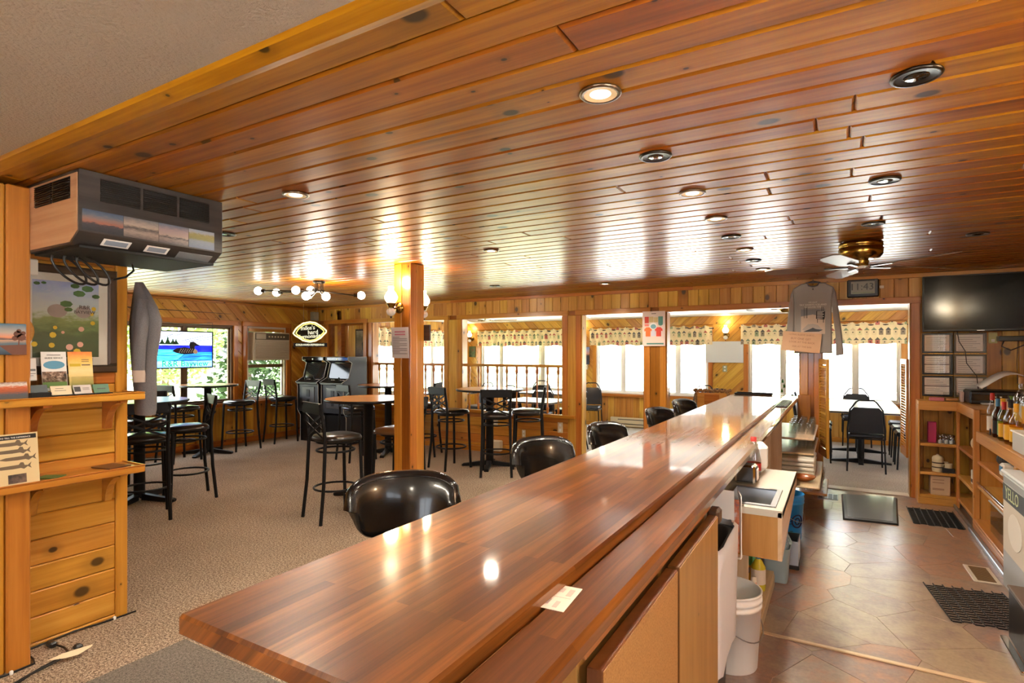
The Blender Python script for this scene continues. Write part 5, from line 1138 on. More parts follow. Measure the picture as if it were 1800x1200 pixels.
PENC = P('pencil', S(150, 104, 82), .8)
for s_, x, z, sz in (('- LONG SLEEVE SHIRTS -', 0, .075, .026), ('BUY ONE GET', -.01, .03, .032), ('LOOK AT THE BACK', 0, -.01, .028), ('ASK AT THE BAR', 0, -.06, .026)): text(s_, sz, PENC, (x, -.0036, z), (R90, math.radians(6), 0), hs_)

ck = thing('digital_clock', 'black digital wall clock reading 11:43 on the header', 'clock', (.225, YB - .004, 2.25))
MB().box(-.15, .15, -.03, 0, -.10, .10, .012).build('case', BLKP, ck); MB().box(-.112, .112, -.033, -.029, -.062, .075, .003).build('display', P('lcd_grey', S(142, 140, 126), .3), ck)
text('11:43', .105, BLKP, (-.01, -.0345, .012), (R90, 0, 0), ck); q = MB(); q.prism(rect(-.1, .1, -.055, -.045), ((0, -.033, 0), (1, 0, 0), (0, 0, 1), (0, -1, 0)), 0, .001); q.build('small_digits', P('lcd_green', S(120, 130, 96), .4), ck)
tag(MB().box(.38, .42, YB - .02, YB - .004, 2.24, 2.27, .003).build('thermostat_switch', CREAM), 'small cream switch on the header right of the clock', 'switch')

tv = thing('television', 'wall mounted flat television reflecting a lamp at the right of the doorway', 'television', (.75, YB - .1, 1.755))
MB().box(0, .985, -.02, .025, 0, .575, .006).build('body', BLKP, tv); MB().box(.012, .973, -.0225, -.0195, .022, .563, .002).build('screen', P('tv_screen', S(5, 5, 6), .11, spec=.3), tv)
MB().box(.36, .60, .025, .09, .18, .4, .004).build('wall_bracket', BLKP, tv); MB().box(.44, .50, -.023, -.02, .006, .013).build('badge', STEEL, tv)
MB().tube([(.29, .02, 0), (.30, -.01, -.1), (.35, -.012, -.2), (.36, -.012, -.32), (.44, -.01, -.45), (.46, -.01, -.66)], .004, 6).build('power_cable', BLKP, tv)
def cert(x0, x1, z0, z1, label, split=False):
    t = thing('framed_certificate', label, 'certificate', (x0, YB - .0, z0), 0, 'framed certificates under the television'); a, b = x1 - x0, z1 - z0
    fm = BLKP if split or x0 < .9 else P('frame_grey', S(110, 104, 92), .4)
    for q_ in ((0, a, 0, .016), (0, a, b - .016, b), (0, .016, .016, b - .016), (a - .016, a, .016, b - .016)): MB().box(q_[0], q_[1], -.02, -.001, q_[2], q_[3], .003).build('frame', fm, t)
    MB().box(.014, a - .014, -.008, -.002, .014, b - .014).build('backing', P('cert_mat', S(120, 118, 110), .6) if x0 > .9 else BLKP, t)
    for p in ([(.02, a - .03, .02, b - .02)] if not split else [(.02, a - .03, b / 2 + .004, b - .02), (.02, a - .03, .02, b / 2 - .004)]):
        MB().box(p[0], p[1], -.0095, -.008, p[2], p[3]).build('paper', PAPER, t)
        q = MB(); n = max(3, int((p[3] - p[2]) / .022)); [q.box(p[0] + .015, p[1] - .02 - (k % 3) * .03, -.0105, -.0094, p[2] + .012 + k * .021, p[2] + .016 + k * .021) for k in range(n)]; q.build('text_lines', P('faint_ink', S(150, 150, 150), .7), t)
    MB().box(.014, a - .014, -.0135, -.0125, .014, b - .014).build('glazing', GLASS, t)
for k, (z0, z1) in enumerate(((1.535, 1.745), (1.31, 1.525), (1.085, 1.30))):
    cert(.757, 1.015, z0, z1, ('framed certificate at the top left under the television', 'two small certificates in one frame, middle of the left column', 'two small certificates in one frame, bottom of the left column')[k], k > 0)
    cert(1.022, 1.285, z0, z1, ('framed certificate at the top right under the television', 'grey framed certificate in the middle of the right column', 'framed certificate behind the printer')[k])
for z in (1.53, 1.305): tag(MB().box(.75, 1.29, YB - .024, YB - .003, z - .003, z + .003).build('picture_rail', BRASS), 'thin brass rail between the ' + ('upper' if z > 1.5 else 'lower') + ' certificates', 'rail')

def louver(x, y, rz, label, flip):
    t = thing('louvred_door', label, 'door', (x, y, .4), rz, 'louvred cafe doors'); w_, h_ = .38, 1.07
    for a0 in (0, w_ - .045): MB().box(a0, a0 + .045, -.014, .014, 0, h_, .004).build('stile', W_TRIM, t)
    for z0, z1 in ((0, .09), (h_ - .06, h_)): MB().box(.045, w_ - .045, -.013, .013, z0, z1, .003).build('rail', W_TRIM, t)
    n = 30
    for k in range(n):
        q = MB(); q.T = Matrix.Translation((0, 0, .10 + (k + .5) * (h_ - .17) / n)) @ Matrix.Rotation(.75, 4, 'X'); q.box(.04, w_ - .04, -.017, .017, -.003, .003); q.build('slat', W_PINE, t)
louver(-.19, YB - .03, math.atan2(-.36, .085), 'louvred cafe door folded open by the bar end', 0)
louver(.642, YB + .10, PI / 2 + .06, 'louvred cafe door folded open into the dining room at the shelf side', 1)

fan = thing('ceiling_fan', 'antique brass hugger ceiling fan with dark blades in front of the television', 'ceiling fan', (.14, 4.98, H))
MB().lathe([(.11, 0), (.145, -.01), (.148, -.035), (.142, -.04), (.142, -.05), (.148, -.055), (.145, -.10), (.125, -.125), (.08, -.135)], 32).build('motor_housing', BRASS, fan)
MB().lathe([(.05, -.13), (.055, -.15), (.05, -.185), (.03, -.19)], 20).build('switch_housing', BRASS, fan); MB().lathe([(.046, -.186), (.03, -.196), (.001, -.2)], 18).build('cap', WHT, fan)
FB = P('blade_brown', S(112, 90, 70), .38, 0, 0); FBL = P('blade_light', S(190, 180, 162), .25, 0, .4)
blades(fan, 5, -.185, .12, .66, .13, 1.87, FB, ORB); MB().tube([(.02, -.03, -.19), (.02, -.03, -.25)], .0015, 4).build('pull_chain', BRASS, fan)

# ---------------- pine shelving at the right ----------------
sc1 = thing('corner_shelving', 'L shaped pine shelving with a counter top in the corner under the certificates', 'shelving', (0, 0, 0))
B_ = lambda x0, x1, y0, y1, z0, z1, n='shelf', c=.004, m=W_SHELF: MB().box(x0, x1, y0, y1, z0, z1, c).build(n, m, sc1)
B_(.70, XR - .01, 6.86 + .2, YB - .005, 1.01, 1.05, 'counter_top'); B_(1.03, XR - .01, 6.24, 7.059, 1.01, 1.05, 'counter_top')
B_(.70, 1.03, 7.04, 7.06, .955, 1.05, 'fascia'); B_(1.01, 1.03, 6.24, 7.04, .955, 1.05, 'fascia')
for z in (.62, .33): B_(.715, 1.03, 7.05, YB - .005, z - .03, z); B_(1.02, 1.38, 6.26, 7.04, z - .03, z)
B_(.715, 1.4, 7.05, YB - .005, .07, .10, 'bottom_board'); B_(1.02, 1.4, 6.26, 7.05, .07, .10, 'bottom_board')
B_(.698, .714, 7.05, YB - .004, 0, 1.01, 'end_panel'); B_(1.008, 1.035, 7.03, 7.06, .0, .955, 'upright'); B_(1.006, 1.05, 6.20, 6.25, 0, 1.05, 'upright'); B_(1.05, XR - .01, 6.215, 6.235, .0, 1.01, 'end_panel')
B_(.70, 1.03, 7.045, 7.058, 0, .07, 'toe_kick'); B_(1.1, XR - .02, 6.24, 7.25, 0, .068, 'back_panel', 0)
MB().box(1.39, 1.40, 6.24, 7.0, .1, 1.0).build('back_panel', P('dark_back', S(26, 24, 24), .6), sc1)
sc2 = thing('bottle_shelving', 'pine shelving along the right wall carrying the row of bottles', 'shelving', (0, 0, 0))
B2 = lambda x0, x1, y0, y1, z0, z1, n='shelf', c=.004, m=W_SHELF: MB().box(x0, x1, y0, y1, z0, z1, c).build(n, m, sc2)
B2(1.04, XR - .02, 3.6, 6.195, .82, .86, 'counter_top'); B2(1.02, 1.04, 3.6, 6.195, .775, .865, 'fascia')
for z, n in ((.61, 'shelf'), (.40, 'shelf')): B2(1.03, 1.5, 4.99, 6.195, z - .025, z, n)
B2(1.0, 1.6, 4.93, 6.195, .08, .11, 'bottom_board'); B2(1.02, 1.06, 4.93, 4.99, .11, .775, 'upright'); B2(1.5, 1.515, 4.93, 6.195, .11, .82, 'back_panel', 0)
MB().box(.965, 1.0, 4.89, 6.195, 0, .035, .006).build('metal_kick', STEEL, sc2); MB().box(.985, 1.0, 6.2, 7.04, 0, .035, .004).build('metal_kick', STEEL, sc1); MB().box(1.0, 1.02, 4.89, 6.195, 0, .08, .003).build('toe_kick', W_SHELF, sc2)
B2(1.166, XR - .02, 5.24, 5.82, .86, .98, 'riser')
MB().tube([(1.03, 6.18, .425), (1.03, 4.95, .425)], .009, 6).build('guard_rail', CHROME, sc2)

def bottle(x, y, z, r, h, neck, body, label_m, cap, lb, group, capsh=.05, pourer=False):
    t = thing('liquor_bottle', lb, 'bottle', (x, y, z), 0, group)
    hs = h * .55
    MB().lathe([(r * .9, 0), (r, .006), (r, hs), (r * .9, hs + .02), (neck * 1.2, hs + .06), (neck, hs + .085), (neck, h - .01)], 16).build('glass', body, t)
    MB().lathe([(r + .0008, hs * .18), (r + .0008, hs * .8)], 16, caps=False).build('label', label_m, t)
    MB().lathe([(neck + .003, h - capsh), (neck + .003, h), (.001, h + .001)], 12).build('cap', cap, t)
    if pourer: MB().tube([(0, 0, h), (0, 0, h + .02), (-.008, 0, h + .045)], [.006, .005, .003], 6).build('pourer', BLKP, t)
AMB = tintglass('amber_glass', (.8, .55, .3, 1), 1.7); YLG = tintglass('yellow_spirit', (.97, .82, .4, 1), 1.7); DKG = tintglass('dark_glass', (.3, .2, .16, 1), 1.7); GNG = tintglass('green_bottle_glass', (.2, .5, .2, 1), 1.7)
L_Y = P('label_yellow', S(222, 170, 50), .5); L_W = P('label_white', S(224, 218, 206), .5); L_R = P('label_red', S(190, 50, 44), .5); L_G = P('label_green', S(110, 150, 70), .5); L_B = P('label_blue', S(70, 130, 170), .5); L_K = P('label_black', S(30, 28, 28), .5); L_T = P('label_tan', S(196, 150, 100), .5)
row = ((CLEAR, L_W, L_R, 'red cap at the left end of the row', .036, .345), (CLEAR, L_T, L_T, 'tan neck second from the left', .034, .30), (DKG, L_K, L_B, 'blue cap and dark glass', .034, .31), (GNG, L_G, L_Y, 'pale gold neck and green label', .034, .32),
    (YLG, L_Y, L_R, 'red and yellow cap over a yellow label', .034, .30), (AMB, L_T, L_T, 'brown cap and brown spirit', .035, .31), (YLG, L_Y, L_K, 'black cap and golden label', .036, .33), (YLG, L_Y, L_Y, 'yellow cap at the right end', .038, .31))
for k, (b_, l_, c_, lb, r, h_) in enumerate(row): bottle(1.105 + .012 * (k % 2), 6.06 - k * .096, .861, r, h_, .013, b_, l_, c_, 'front row bottle with ' + lb, 'front row of liquor bottles', .06, k in (1, 5))
for k in range(3): b_, l_, c_, lb, r, h_ = row[(k * 3 + 2) % 8]; bottle(1.187 + .01 * (k % 2), 6.06 - k * .09, .861, r * .95, h_ - .01, .013, b_, l_, (L_W, L_K, L_G, L_T)[k % 4], 'liquor bottle in the second row, ' + ('behind the red capped bottle', 'behind the tan neck', 'behind the blue cap', 'behind the green label', 'behind the yellow label', 'behind the brown spirit', 'behind the golden label', 'behind the row end')[k], 'second row of liquor bottles', .05)
for k, (c_, l_, lb) in enumerate(((L_T, L_W, 'copper cap'), (L_W, L_W, 'red banded white cap'), (CHROME, L_Y, 'silver cap'), (L_W, L_W, 'white cap nearest the camera'))): bottle(1.225 + .012 * (k % 2), 5.75 - k * .12, .981, .052, .37, .018, CLEAR, l_, c_, 'large clear bottle on the riser with ' + lb, 'large clear bottles on the riser', .05)
# things on and in the shelving
pn = thing('printer', 'black desktop printer with sheets of paper lying over it', 'printer', (1.28, 6.98, 1.05))
MB().box(-.2, .26, -.14, .2, 0, .13, .015).build('body', BLKP, pn); MB().box(-.19, .25, -.146, -.138, .035, .095, .004).build('front_panel', BLKG, pn); MB().box(-.12, .2, -.22, -.13, .005, .015, .003).build('paper_tray', P('tray_white', S(214, 212, 206), .4), pn)
for k in range(5): MB().box(-.05 + .035 * k + (.05 if k > 2 else 0), -.035 + .035 * k + (.05 if k > 2 else 0), -.148, -.145, .07, .08, .001).build('button', WHT, pn)
pp = thing('paper_stack', 'curled white papers slumped over the printer', 'paper', (1.36, 6.98, 1.185))
n = 12; vs = []; 
for i in range(n + 1):
    f = i / n; x = -.19 + .5 * f; z = .02 + .14 * math.sin(PI * min(1, f * 1.05)) ** 1.2 if f < .95 else .0
    vs += [(x, -.15, z), (x, .14, z + .02), (x, -.15, z - .006), (x, .14, z + .014)]
fs = []
for i in range(n): a = 4 * i; fs += [(a, a + 4, a + 5, a + 1), (a + 2, a + 3, a + 7, a + 6), (a, a + 2, a + 6, a + 4), (a + 1, a + 5, a + 7, a + 3)]
m = MB(); m.add(vs, fs, smooth=True); m.build('sheets', PAPER, pp)
tag(MB().box(.80, .92, 7.09, 7.16, 1.05, 1.085, .006).build('small_box', P('pink_box', S(196, 110, 120), .5)), 'small pink and white box lying on the corner counter', 'box')
ob = thing('clear_organiser', 'clear plastic organiser box beside the printer', 'box', (.98, 7.14, 1.05)); MB().box(-.06, .06, -.05, .05, 0, .09, .006).build('body', ACR, ob); MB().box(-.05, .05, -.04, .04, .004, .03, .004).build('contents', W_SHELF, ob)
tag(MB().box(1.05, 1.075, 7.08, 7.2, 1.05, 1.15, .003).build('note_card', P('pale_pink', S(206, 180, 170), .6)), 'upright pale pink card left of the printer', 'card')
tag(MB().box(.79, .86, 7.13, 7.2, .62, .83, .003).build('book', P('magenta_cover', S(176, 40, 90), .5)), 'magenta book standing on the upper corner shelf', 'book')
q = MB()
for k in range(5): q.box(.80, .848, 7.128, 7.1295, .665 + k * .03, .685 + k * .03)
def shaker(x, y, label):
    t = thing('salt_shaker', label, 'shaker', (x, y, .62), 0, 'glass shakers on the upper corner shelf')
    MB().lathe([(.02, 0), (.021, .05), (.017, .065)], 12).build('glass', CLEAR, t); MB().lathe([(.015, .003), (.016, .035)], 10).build('salt', WHT, t); MB().lathe([(.018, .065), (.019, .085), (.008, .092), (.001, .093)], 12).build('cap', CHROME, t)
for k, (x, y) in enumerate(((.885, 7.10), (.915, 7.13), (.935, 7.09), (.96, 7.14), (.975, 7.09), (.99, 7.12), (.93, 7.18))): shaker(x, y, 'glass salt shaker, ' + ('beside the magenta book', 'second from the magenta book', 'front middle of the group', 'right of the middle of the group', 'front right of the group', 'at the right end by the upright', 'at the back of the group')[k])
stn = thing('ceramic_stein', 'cream lidded stein with dark bands on the middle corner shelf', 'stein', (.87, 7.13, .33)); CRM = P('stoneware', S(214, 196, 160), .4)
MB().lathe([(.045, 0), (.05, .02), (.048, .11), (.05, .13), (.047, .135)], 20).build('body', CRM, stn); [MB().lathe([(.0505, z), (.0505, z + .012)], 20, caps=False).build('band', P('band_dark', S(70, 60, 54), .5), stn) for z in (.04, .085)]
MB().lathe([(.05, .135), (.04, .155), (.015, .165), (.012, .175), (.001, .178)], 20).build('lid', CRM, stn); MB().tube([(.048, 0, .1), (.08, 0, .1), (.085, 0, .06), (.05, 0, .03)], .008, 7).build('handle', CRM, stn)
mg = thing('mug', 'cream mug with dark inside beside the stein', 'mug', (.955, 7.11, .33)); MB().lathe([(.03, 0), (.032, .09)], 16).build('body', CRM, mg); MB().tube([(-.03, -.01, .08), (-.055, -.012, .07), (-.055, -.012, .03), (-.03, -.01, .02)], .005, 6).build('handle', CRM, mg)
tag(MB().box(.90, 1.0, 7.07, 7.10, .33, .375, .003).build('small_case', BLKP), 'small black case in front of the mug', 'case')
cbx = thing('cardboard_box', 'pale cardboard box with a plastic liner on the bottom corner shelf', 'box', (.885, 7.15, .10)); CBM = P('pale_cardboard', S(206, 172, 138), .8)
MB().box(-.08, .08, -.075, .075, 0, .19, .003).build('body', CBM, cbx); MB().prism([(-.078, .19), (.078, .19), (.07, .225), (.02, .215), (-.03, .23), (-.07, .22)], ((0, .07, 0), (1, 0, 0), (0, 0, 1), (0, -1, 0)), 0, .14, .01).build('liner', P('clear_liner', S(220, 196, 170), .3), cbx)
q = MB(); [q.box(-.065, .03, -.0765, -.0755, z, z + .006) for z in (.05, .06, .12, .15)]; q.build('text_lines', P('box_ink', S(150, 110, 84), .7), cbx)
brl = thing('keg_barrel', 'cream barrel shaped jug lying on the side shelf', 'barrel', (1.14, 6.62, .70)); MB().lathe([(.05, -.1), (.07, -.06), (.075, 0), (.07, .06), (.05, .1)], 18, axis=(.3, -1, 0)).build('body', CRM, brl); MB().tube([(.03 + .045 * math.cos(a), -.104, .045 * math.sin(a)) for a in [2 * PI * i / 16 for i in range(16)]], .007, 6, True).build('ring_handle', BLKP, brl)
for k, (y, c_, lb) in enumerate(((6.42, L_Y, 'yellow and red packet on the side shelf'), (6.52, L_G, 'green tin on the side shelf'), (6.6, L_W, 'white packet on the side shelf'))):
    t = thing('packet', lb, 'packet', (1.09, y, .33)); MB().box(-.035, .035, -.03, .03, 0, .19 - .03 * k, .004).build('body', c_, t); MB().box(-.036, .036, -.031, .031, .02, .05).build('band', L_R if k < 2 else L_K, t)
rl = thing('wire_roll', 'dark ribbed roll with a pale wooden end under the bottle shelf', 'roll', (1.2, 5.92, .665)); MB().lathe([(.055, -.11), (.055, .11)], 20, axis=(.25, -1, 0)).build('body', INK, rl); MB().lathe([(.058, .11), (.058, .13), (.001, .131)], 20, axis=(.25, 1, 0)).build('end_cap', W_SHELF, rl)
for k in range(7): a_ = -.09 + k * .03; MB().lathe([(.057, a_), (.057, a_ + .008)], 18, axis=(.25, -1, 0)).build('rib', BLKP, rl)
bk = thing('snack_bag', 'crumpled brown bag on the lower bottle shelf', 'bag', (1.2, 5.75, .40)); q = MB(); rr = random.Random(9)
q.lathe([(.02, -.17), (.05, -.12), (.06, -.04), (.058, .05), (.05, .12), (.015, .17)], 14, (0, 0, .045), (.2, -1, 0)); q.v = [v + V((rr.uniform(-.01, .01), rr.uniform(-.01, .01), rr.uniform(-.012, .012))) for v in q.v]; q.v = [V((v.x, v.y, max(.001, v.z * .8))) for v in q.v]; q.build('body', speck('brown_foil', [S(96, 66, 40), S(190, 150, 100)], 30, .35), bk)
for k, (x, y, z, c_, lb) in enumerate(((1.12, 5.35, .40, L_R, 'red and white snack bag on the lower bottle shelf'), (1.1, 5.5, .61, L_W, 'white packet on the upper shelf under the bottles'), (1.14, 5.3, .61, P('violet', S(80, 66, 90), .5), 'dark violet packet on the upper shelf under the bottles'))):
    t = thing('packet', lb, 'packet', (x, y, z)); MB().box(-.05, .05, -.05, .05, 0, .10, .015).build('body', c_, t); MB().box(-.051, .02, -.04, .04, .04, .08).build('panel', L_W if k != 1 else L_B, t)
tb = thing('plastic_tub', 'clear plastic storage tub on the bottom of the bottle shelving', 'tub', (1.2, 5.55, .11)); m = MB(); m.box(-.15, .15, -.28, .28, 0, .004); m.box(-.15, -.146, -.28, .28, .004, .24); m.box(.146, .15, -.28, .28, .004, .24); m.box(-.146, .146, -.28, -.276, .004, .24); m.box(-.146, .146, .276, .28, .004, .24); m.build('body', ACR, tb)
MB().tube([(-.155, -.285, .24), (.155, -.285, .24), (.155, .285, .24), (-.155, .285, .24)], .008, 6, True).build('rim', P('tub_rim', S(200, 200, 200), .3), tb)
jb = thing('juice_bottle', 'yellow liquid bottle with a cream cap in the plastic tub', 'bottle', (1.13, 5.38, .115)); MB().lathe([(.045, 0), (.048, .1), (.03, .14), (.02, .155)], 16).build('body', YLG, jb); MB().lathe([(.0485, .03), (.0485, .08)], 16, caps=False).build('label', L_B, jb); MB().lathe([(.023, .15), (.023, .18), (.001, .181)], 14).build('cap', CREAM, jb)
cl = thing('drinks_cooler', 'grey cooler cabinet with a printed side panel below the bottles', 'cooler', (0, 0, 0)); CG = P('cooler_grey', S(158, 162, 164), .4)
MB().box(.94, 1.4, 4.28, 4.86, .0, .745, .012).build('body', CG, cl); MB().box(.93, 1.41, 4.26, 4.88, .745, .77, .008).build('lid', P('cooler_lid', S(190, 194, 196), .4), cl)
MB().box(.938, .942, 4.30, 4.84, .25, .69, .002).build('side_print', P('cream_print', S(206, 196, 180), .5), cl); MB().box(.936, .9395, 4.30, 4.84, .58, .69, .001).build('title_band', P('band_grey', S(76, 82, 84), .5), cl)
MB().prism(oval(4.55, .43, .16, .11, 20), ((.9375, 0, 0), (0, 1, 0), (0, 0, 1), (-1, 0, 0)), 0, .002).build('print_motif', L_W, cl)
text('YELLO', .11, P('letter_pale', S(196, 206, 160), .5), (.9355, 4.62, .635), (R90, 0, -R90), cl)
gb = thing('counter_box', 'pale grey box at the near end of the bottle shelf', 'box', (1.14, 5.02, .861)); MB().box(-.09, .25, -.2, .15, 0, .13, .006).build('body', P('grey_box', S(176, 172, 166), .5), gb); MB().box(-.1, .26, -.21, .16, .13, .142, .004).build('lid', WHTP, gb)
sp = thing('black_speaker', 'black speaker like box standing on the floor at the near end of the shelving', 'speaker', (.90, 3.78, 0)); MB().box(-.115, .18, -.22, .16, .02, .285, .008).build('body', BLKP, sp); MB().box(-.12, .185, -.225, .165, .285, .30, .004).build('top', P('top_brown', S(92, 76, 64), .5), sp); MB().box(-.15, -.116, -.24, .17, 0, .02, .004).build('base_strip', CHROME, sp)

# ---------------- floor of the aisle ----------------
mt = thing('cushioned_mat', 'grey cushioned floor mat with a black edge at the doorway', 'mat', (0, 0, 0))
MB().prism([(.03, 6.0), (.46, 6.05), (.53, 7.14), (.02, 7.05)], ((0, 0, -.002), (1, 0, 0), (0, 1, 0), (0, 0, 1)), 0, .016, .014).build('edge', BLKP, mt); MB().prism([(.07, 6.07), (.42, 6.11), (.49, 7.1), (.06, 7.02)], ((0, 0, .013), (1, 0, 0), (0, 1, 0), (0, 0, 1)), 0, .004).build('surface', P('mat_grey', S(112, 112, 112), .3, coat=1), mt)
def linkmat(name, x, y, lx, ly, rz, label):
    t = thing(name, label, 'mat', (x, y, 0), rz, 'black rubber link mats'); q = MB(); nx = int(lx / .052); ny = int(ly / .036)
    for i in range(nx):
        for j in range(ny): q.box(-lx / 2 + i * .052 + .006, -lx / 2 + i * .052 + .05, -ly / 2 + j * .036 + (.018 if i % 2 else 0), -ly / 2 + j * .036 + .009 + (.018 if i % 2 else 0), .0, .007, .001)
    for i in range(nx + 1): q.tube([(-lx / 2 + i * .052 + .002, -ly / 2, .008), (-lx / 2 + i * .052 + .002, ly / 2 + .01, .005)], .0042, 5)
    o = q.build('rubber_links', P('link_rubber', S(20, 20, 20), .55), t); o['kind'] = 'stuff'
linkmat('link_mat', .73, 4.36, .42, .58, .12, 'black rubber link mat nearest the camera by the black box'); linkmat('link_mat', .78, 6.5, .40, .62, 0, 'black rubber link mat at the corner shelving')
vt = thing('floor_register', 'brown floor register with a pale metal frame in the aisle', 'floor vent', (.855, 5.0, 0), .03)
MB().box(-.075, .075, -.17, .17, 0, .008, .003).build('frame', P('register_frame', S(196, 180, 160), .35), vt); MB().box(-.05, .05, -.145, .145, .007, .0095).build('grate', P('register_brown', S(96, 70, 40), .5), vt)
for k in range(9): MB().box(-.05, .05, -.135 + k * .033, -.128 + k * .033, .0094, .011).build('slat', P('register_slat', S(120, 90, 54), .45), vt)
v2 = thing('floor_register', 'black four cell floor register beside the grey cushioned mat', 'floor vent', (-.10, 6.88, 0), 0)
MB().box(-.1, .09, -.13, .13, 0, .006, .002).build('frame', STEEL, v2)
for k in range(4): MB().box(-.09 + k * .045, -.052 + k * .045, -.11, .11, .0055, .008, .001).build('cell', BLKP, v2)
st(MB().box(-.37, .96, 3.345, 3.375, 0, .008, .003).build('trim_2', W_LAM)); st(MB().box(-.16, .65, YB - .01, YB + .14, 0, .012, .004).build('trim_3', P('sill_metal', S(190, 180, 166), .3)))

# ---------------- things at the bar ----------------
cd_ = thing('order_card', 'small printed card lying on the service ledge of the bar', 'card', (-.515, 1.085, BT - .0255), .08)
MB().box(-.028, .03, -.06, .06, 0, .0012).build('sheet', P('card_white', S(226, 204, 184), .6), cd_); q = MB(); [q.box(*r_, .0012, .0016) for r_ in ((-.02, -.002, .025, .045), (.008, .02, .01, .045), (-.022, .024, -.001, .001), (-.02, -.012, -.04, -.015), (.0, .01, -.05, -.02))]; q.build('print', P('pale_ink', S(196, 170, 156), .7), cd_)
bm = thing('bar_mat', 'long black rubber bar mat on the service ledge near the far end', 'bar mat', (-.475, 6.25, BT - .0255)); MB().box(-.05, .05, -.36, .36, 0, .012, .004).build('base', BLKP, bm)
q = MB(); [q.box(-.04 + .018 * i, -.03 + .018 * i, -.34 + .03 * j, -.325 + .03 * j, .011, .017) for i in range(5) for j in range(23)]; o = q.build('nubs', BLKP, bm); o['kind'] = 'stuff'
tray = thing('serving_tray', 'flat black tray lying across the far end of the bar', 'tray', (-.86, 7.1, BT)); MB().box(-.2, .2, -.1, .1, .0, .008, .003).build('base', BLKG, tray); MB().tube([(-.2, -.1, .012), (.2, -.1, .012), (.2, .1, .012), (-.2, .1, .012)], .008, 6, True).build('rim', BLKP, tray)
wv = thing('wire_bottle_stand', 'wire stand with small green glass bottles at the far bar end', 'stand', (-.56, 7.18, BT))
MB().tube([(-.04, 0, .003), (.04, 0, .003), (.04, .0, .2), (-.04, 0, .2)], .003, 5, True).build('wire_frame', STEEL, wv); MB().lathe([(.045, 0), (.045, .004), (.001, .005)], 14).build('base', STEEL, wv)
for k in range(3): MB().lathe([(.012, 0), (.013, .025), (.005, .035), (.005, .045)], 10, ((-.012, .012, -.004)[k], -.005, .03 + .055 * k)).build('bottle', GNG, wv)
q = MB(); q.tube([(.05, .0, .006), (.2, -.02, .006)], .003, 5); 
def glass_(x, y, z, label, grp, r=.034, h_=.11):
    t = thing('drinking_glass', label, 'glass', (x, y, z), 0, grp); MB().lathe([(r, 0), (r * .97, .03), (r * .82, h_ - .008), (r * .8, h_), (.001, h_)], 14, caps=False).build('bowl', CLEAR, t)
for tier, (z, lb) in enumerate(((.741, 'upper'), (.601, 'lower'))):
    for i in range(3):
        for j in range(5): glass_(-.245 - .078 * i, 6.2 + .16 * j, z, 'upside down drinking glass on the %s glass shelf, %s, number %s from the camera' % (lb, ('front row', 'middle row', 'back row')[i], ('one', 'two', 'three', 'four', 'five')[j]), lb + ' shelf of drinking glasses')
for i in range(2):
    for j in range(3):
        t = thing('wine_glass', 'wine glass on the low shelf at the bar end, ' + ('front row ', 'back row ')[i] + ('nearest', 'middle', 'furthest')[j], 'glass', (-.16 - .1 * i, 6.36 + .17 * j, .166), 0, 'wine glasses on the low shelf')
        MB().lathe([(.032, 0), (.006, .006), (.004, .07), (.012, .085), (.036, .12), (.036, .15), (.03, .18)], 14, caps=False).build('bowl', CLEAR, t)
TRY = P('tray_grey', S(206, 202, 190), .5)
for k in range(4): tag(MB().box(-.5, -.19, 5.75, 6.25, .421 + k * .038, .421 + k * .038 + .034, .01).build('stacked_tray', TRY), 'grey plastic tray, ' + ('bottom', 'second', 'third', 'top')[k] + ' of the stack under the bar', 'tray', 'stacked grey trays')
bw = thing('wooden_bowl', 'shallow wooden bowl on the shelf in front of the grey trays', 'bowl', (-.27, 5.52, .421)); MB().lathe([(.04, 0), (.085, .025), (.1, .045), (.095, .046), (.08, .03), (.03, .01), (.001, .008)], 24).build('body', W_RED, bw)
sq = thing('soda_bottle', 'plastic soda bottle with red cap on the sink unit', 'bottle', (-.42, 3.44, .851)); MB().lathe([(.035, 0), (.04, .01), (.04, .09), (.03, .14), (.014, .18), (.014, .2)], 18).build('body', CLEAR, sq); MB().lathe([(.0405, .03), (.0405, .07)], 18, caps=False).build('label', L_R, sq); MB().lathe([(.016, .19), (.016, .215), (.001, .216)], 14).build('cap', L_R, sq)
tag(MB().box(-.535, -.36, 3.50, 3.63, .851, 1.02, .03).build('paper_roll_cover', WHT), 'white rounded dispenser standing at the back of the sink unit', 'dispenser')
nd = thing('napkin_dispenser', 'chrome and black napkin dispenser beside the sink bowl', 'napkin dispenser', (-.42, 3.22, .851)); MB().box(-.06, .04, -.05, .05, 0, .10, .01).build('body', CHROME, nd); MB().box(.04, .044, -.04, .04, .012, .088, .002).build('face', INK, nd); MB().box(.044, .05, -.03, .03, .02, .08, .006).build('napkins', PAPER, nd)
for k, (y, z, mat, lb) in enumerate(((2.44 + .22, .60, PAPER, 'white papers clipped beside the sink unit'), )):
    pass
ow = thing('file_organiser', 'white wire file holder with magazines between the bin and the sink', 'holder', (-.44, 2.702, .62)); MB().box(-.1, .03, -.010, -.006, .0, .3).build('back_sheet', PAPER, ow); MB().box(-.1, .05, .0, .006, .02, .26, .002).build('magazine', speck('magazine_cover', [S(190, 186, 190), S(190, 110, 70), S(90, 90, 120)], 24), ow); MB().box(-.11, .06, -.012, .010, -.004, .0, .001).build('base', WHT, ow)
MB().tube([(.06, -.008, 0), (.06, -.008, .28), (.045, .006, .3), (.06, .008, .0)], .003, 5).build('wire_frame', WHT, ow)

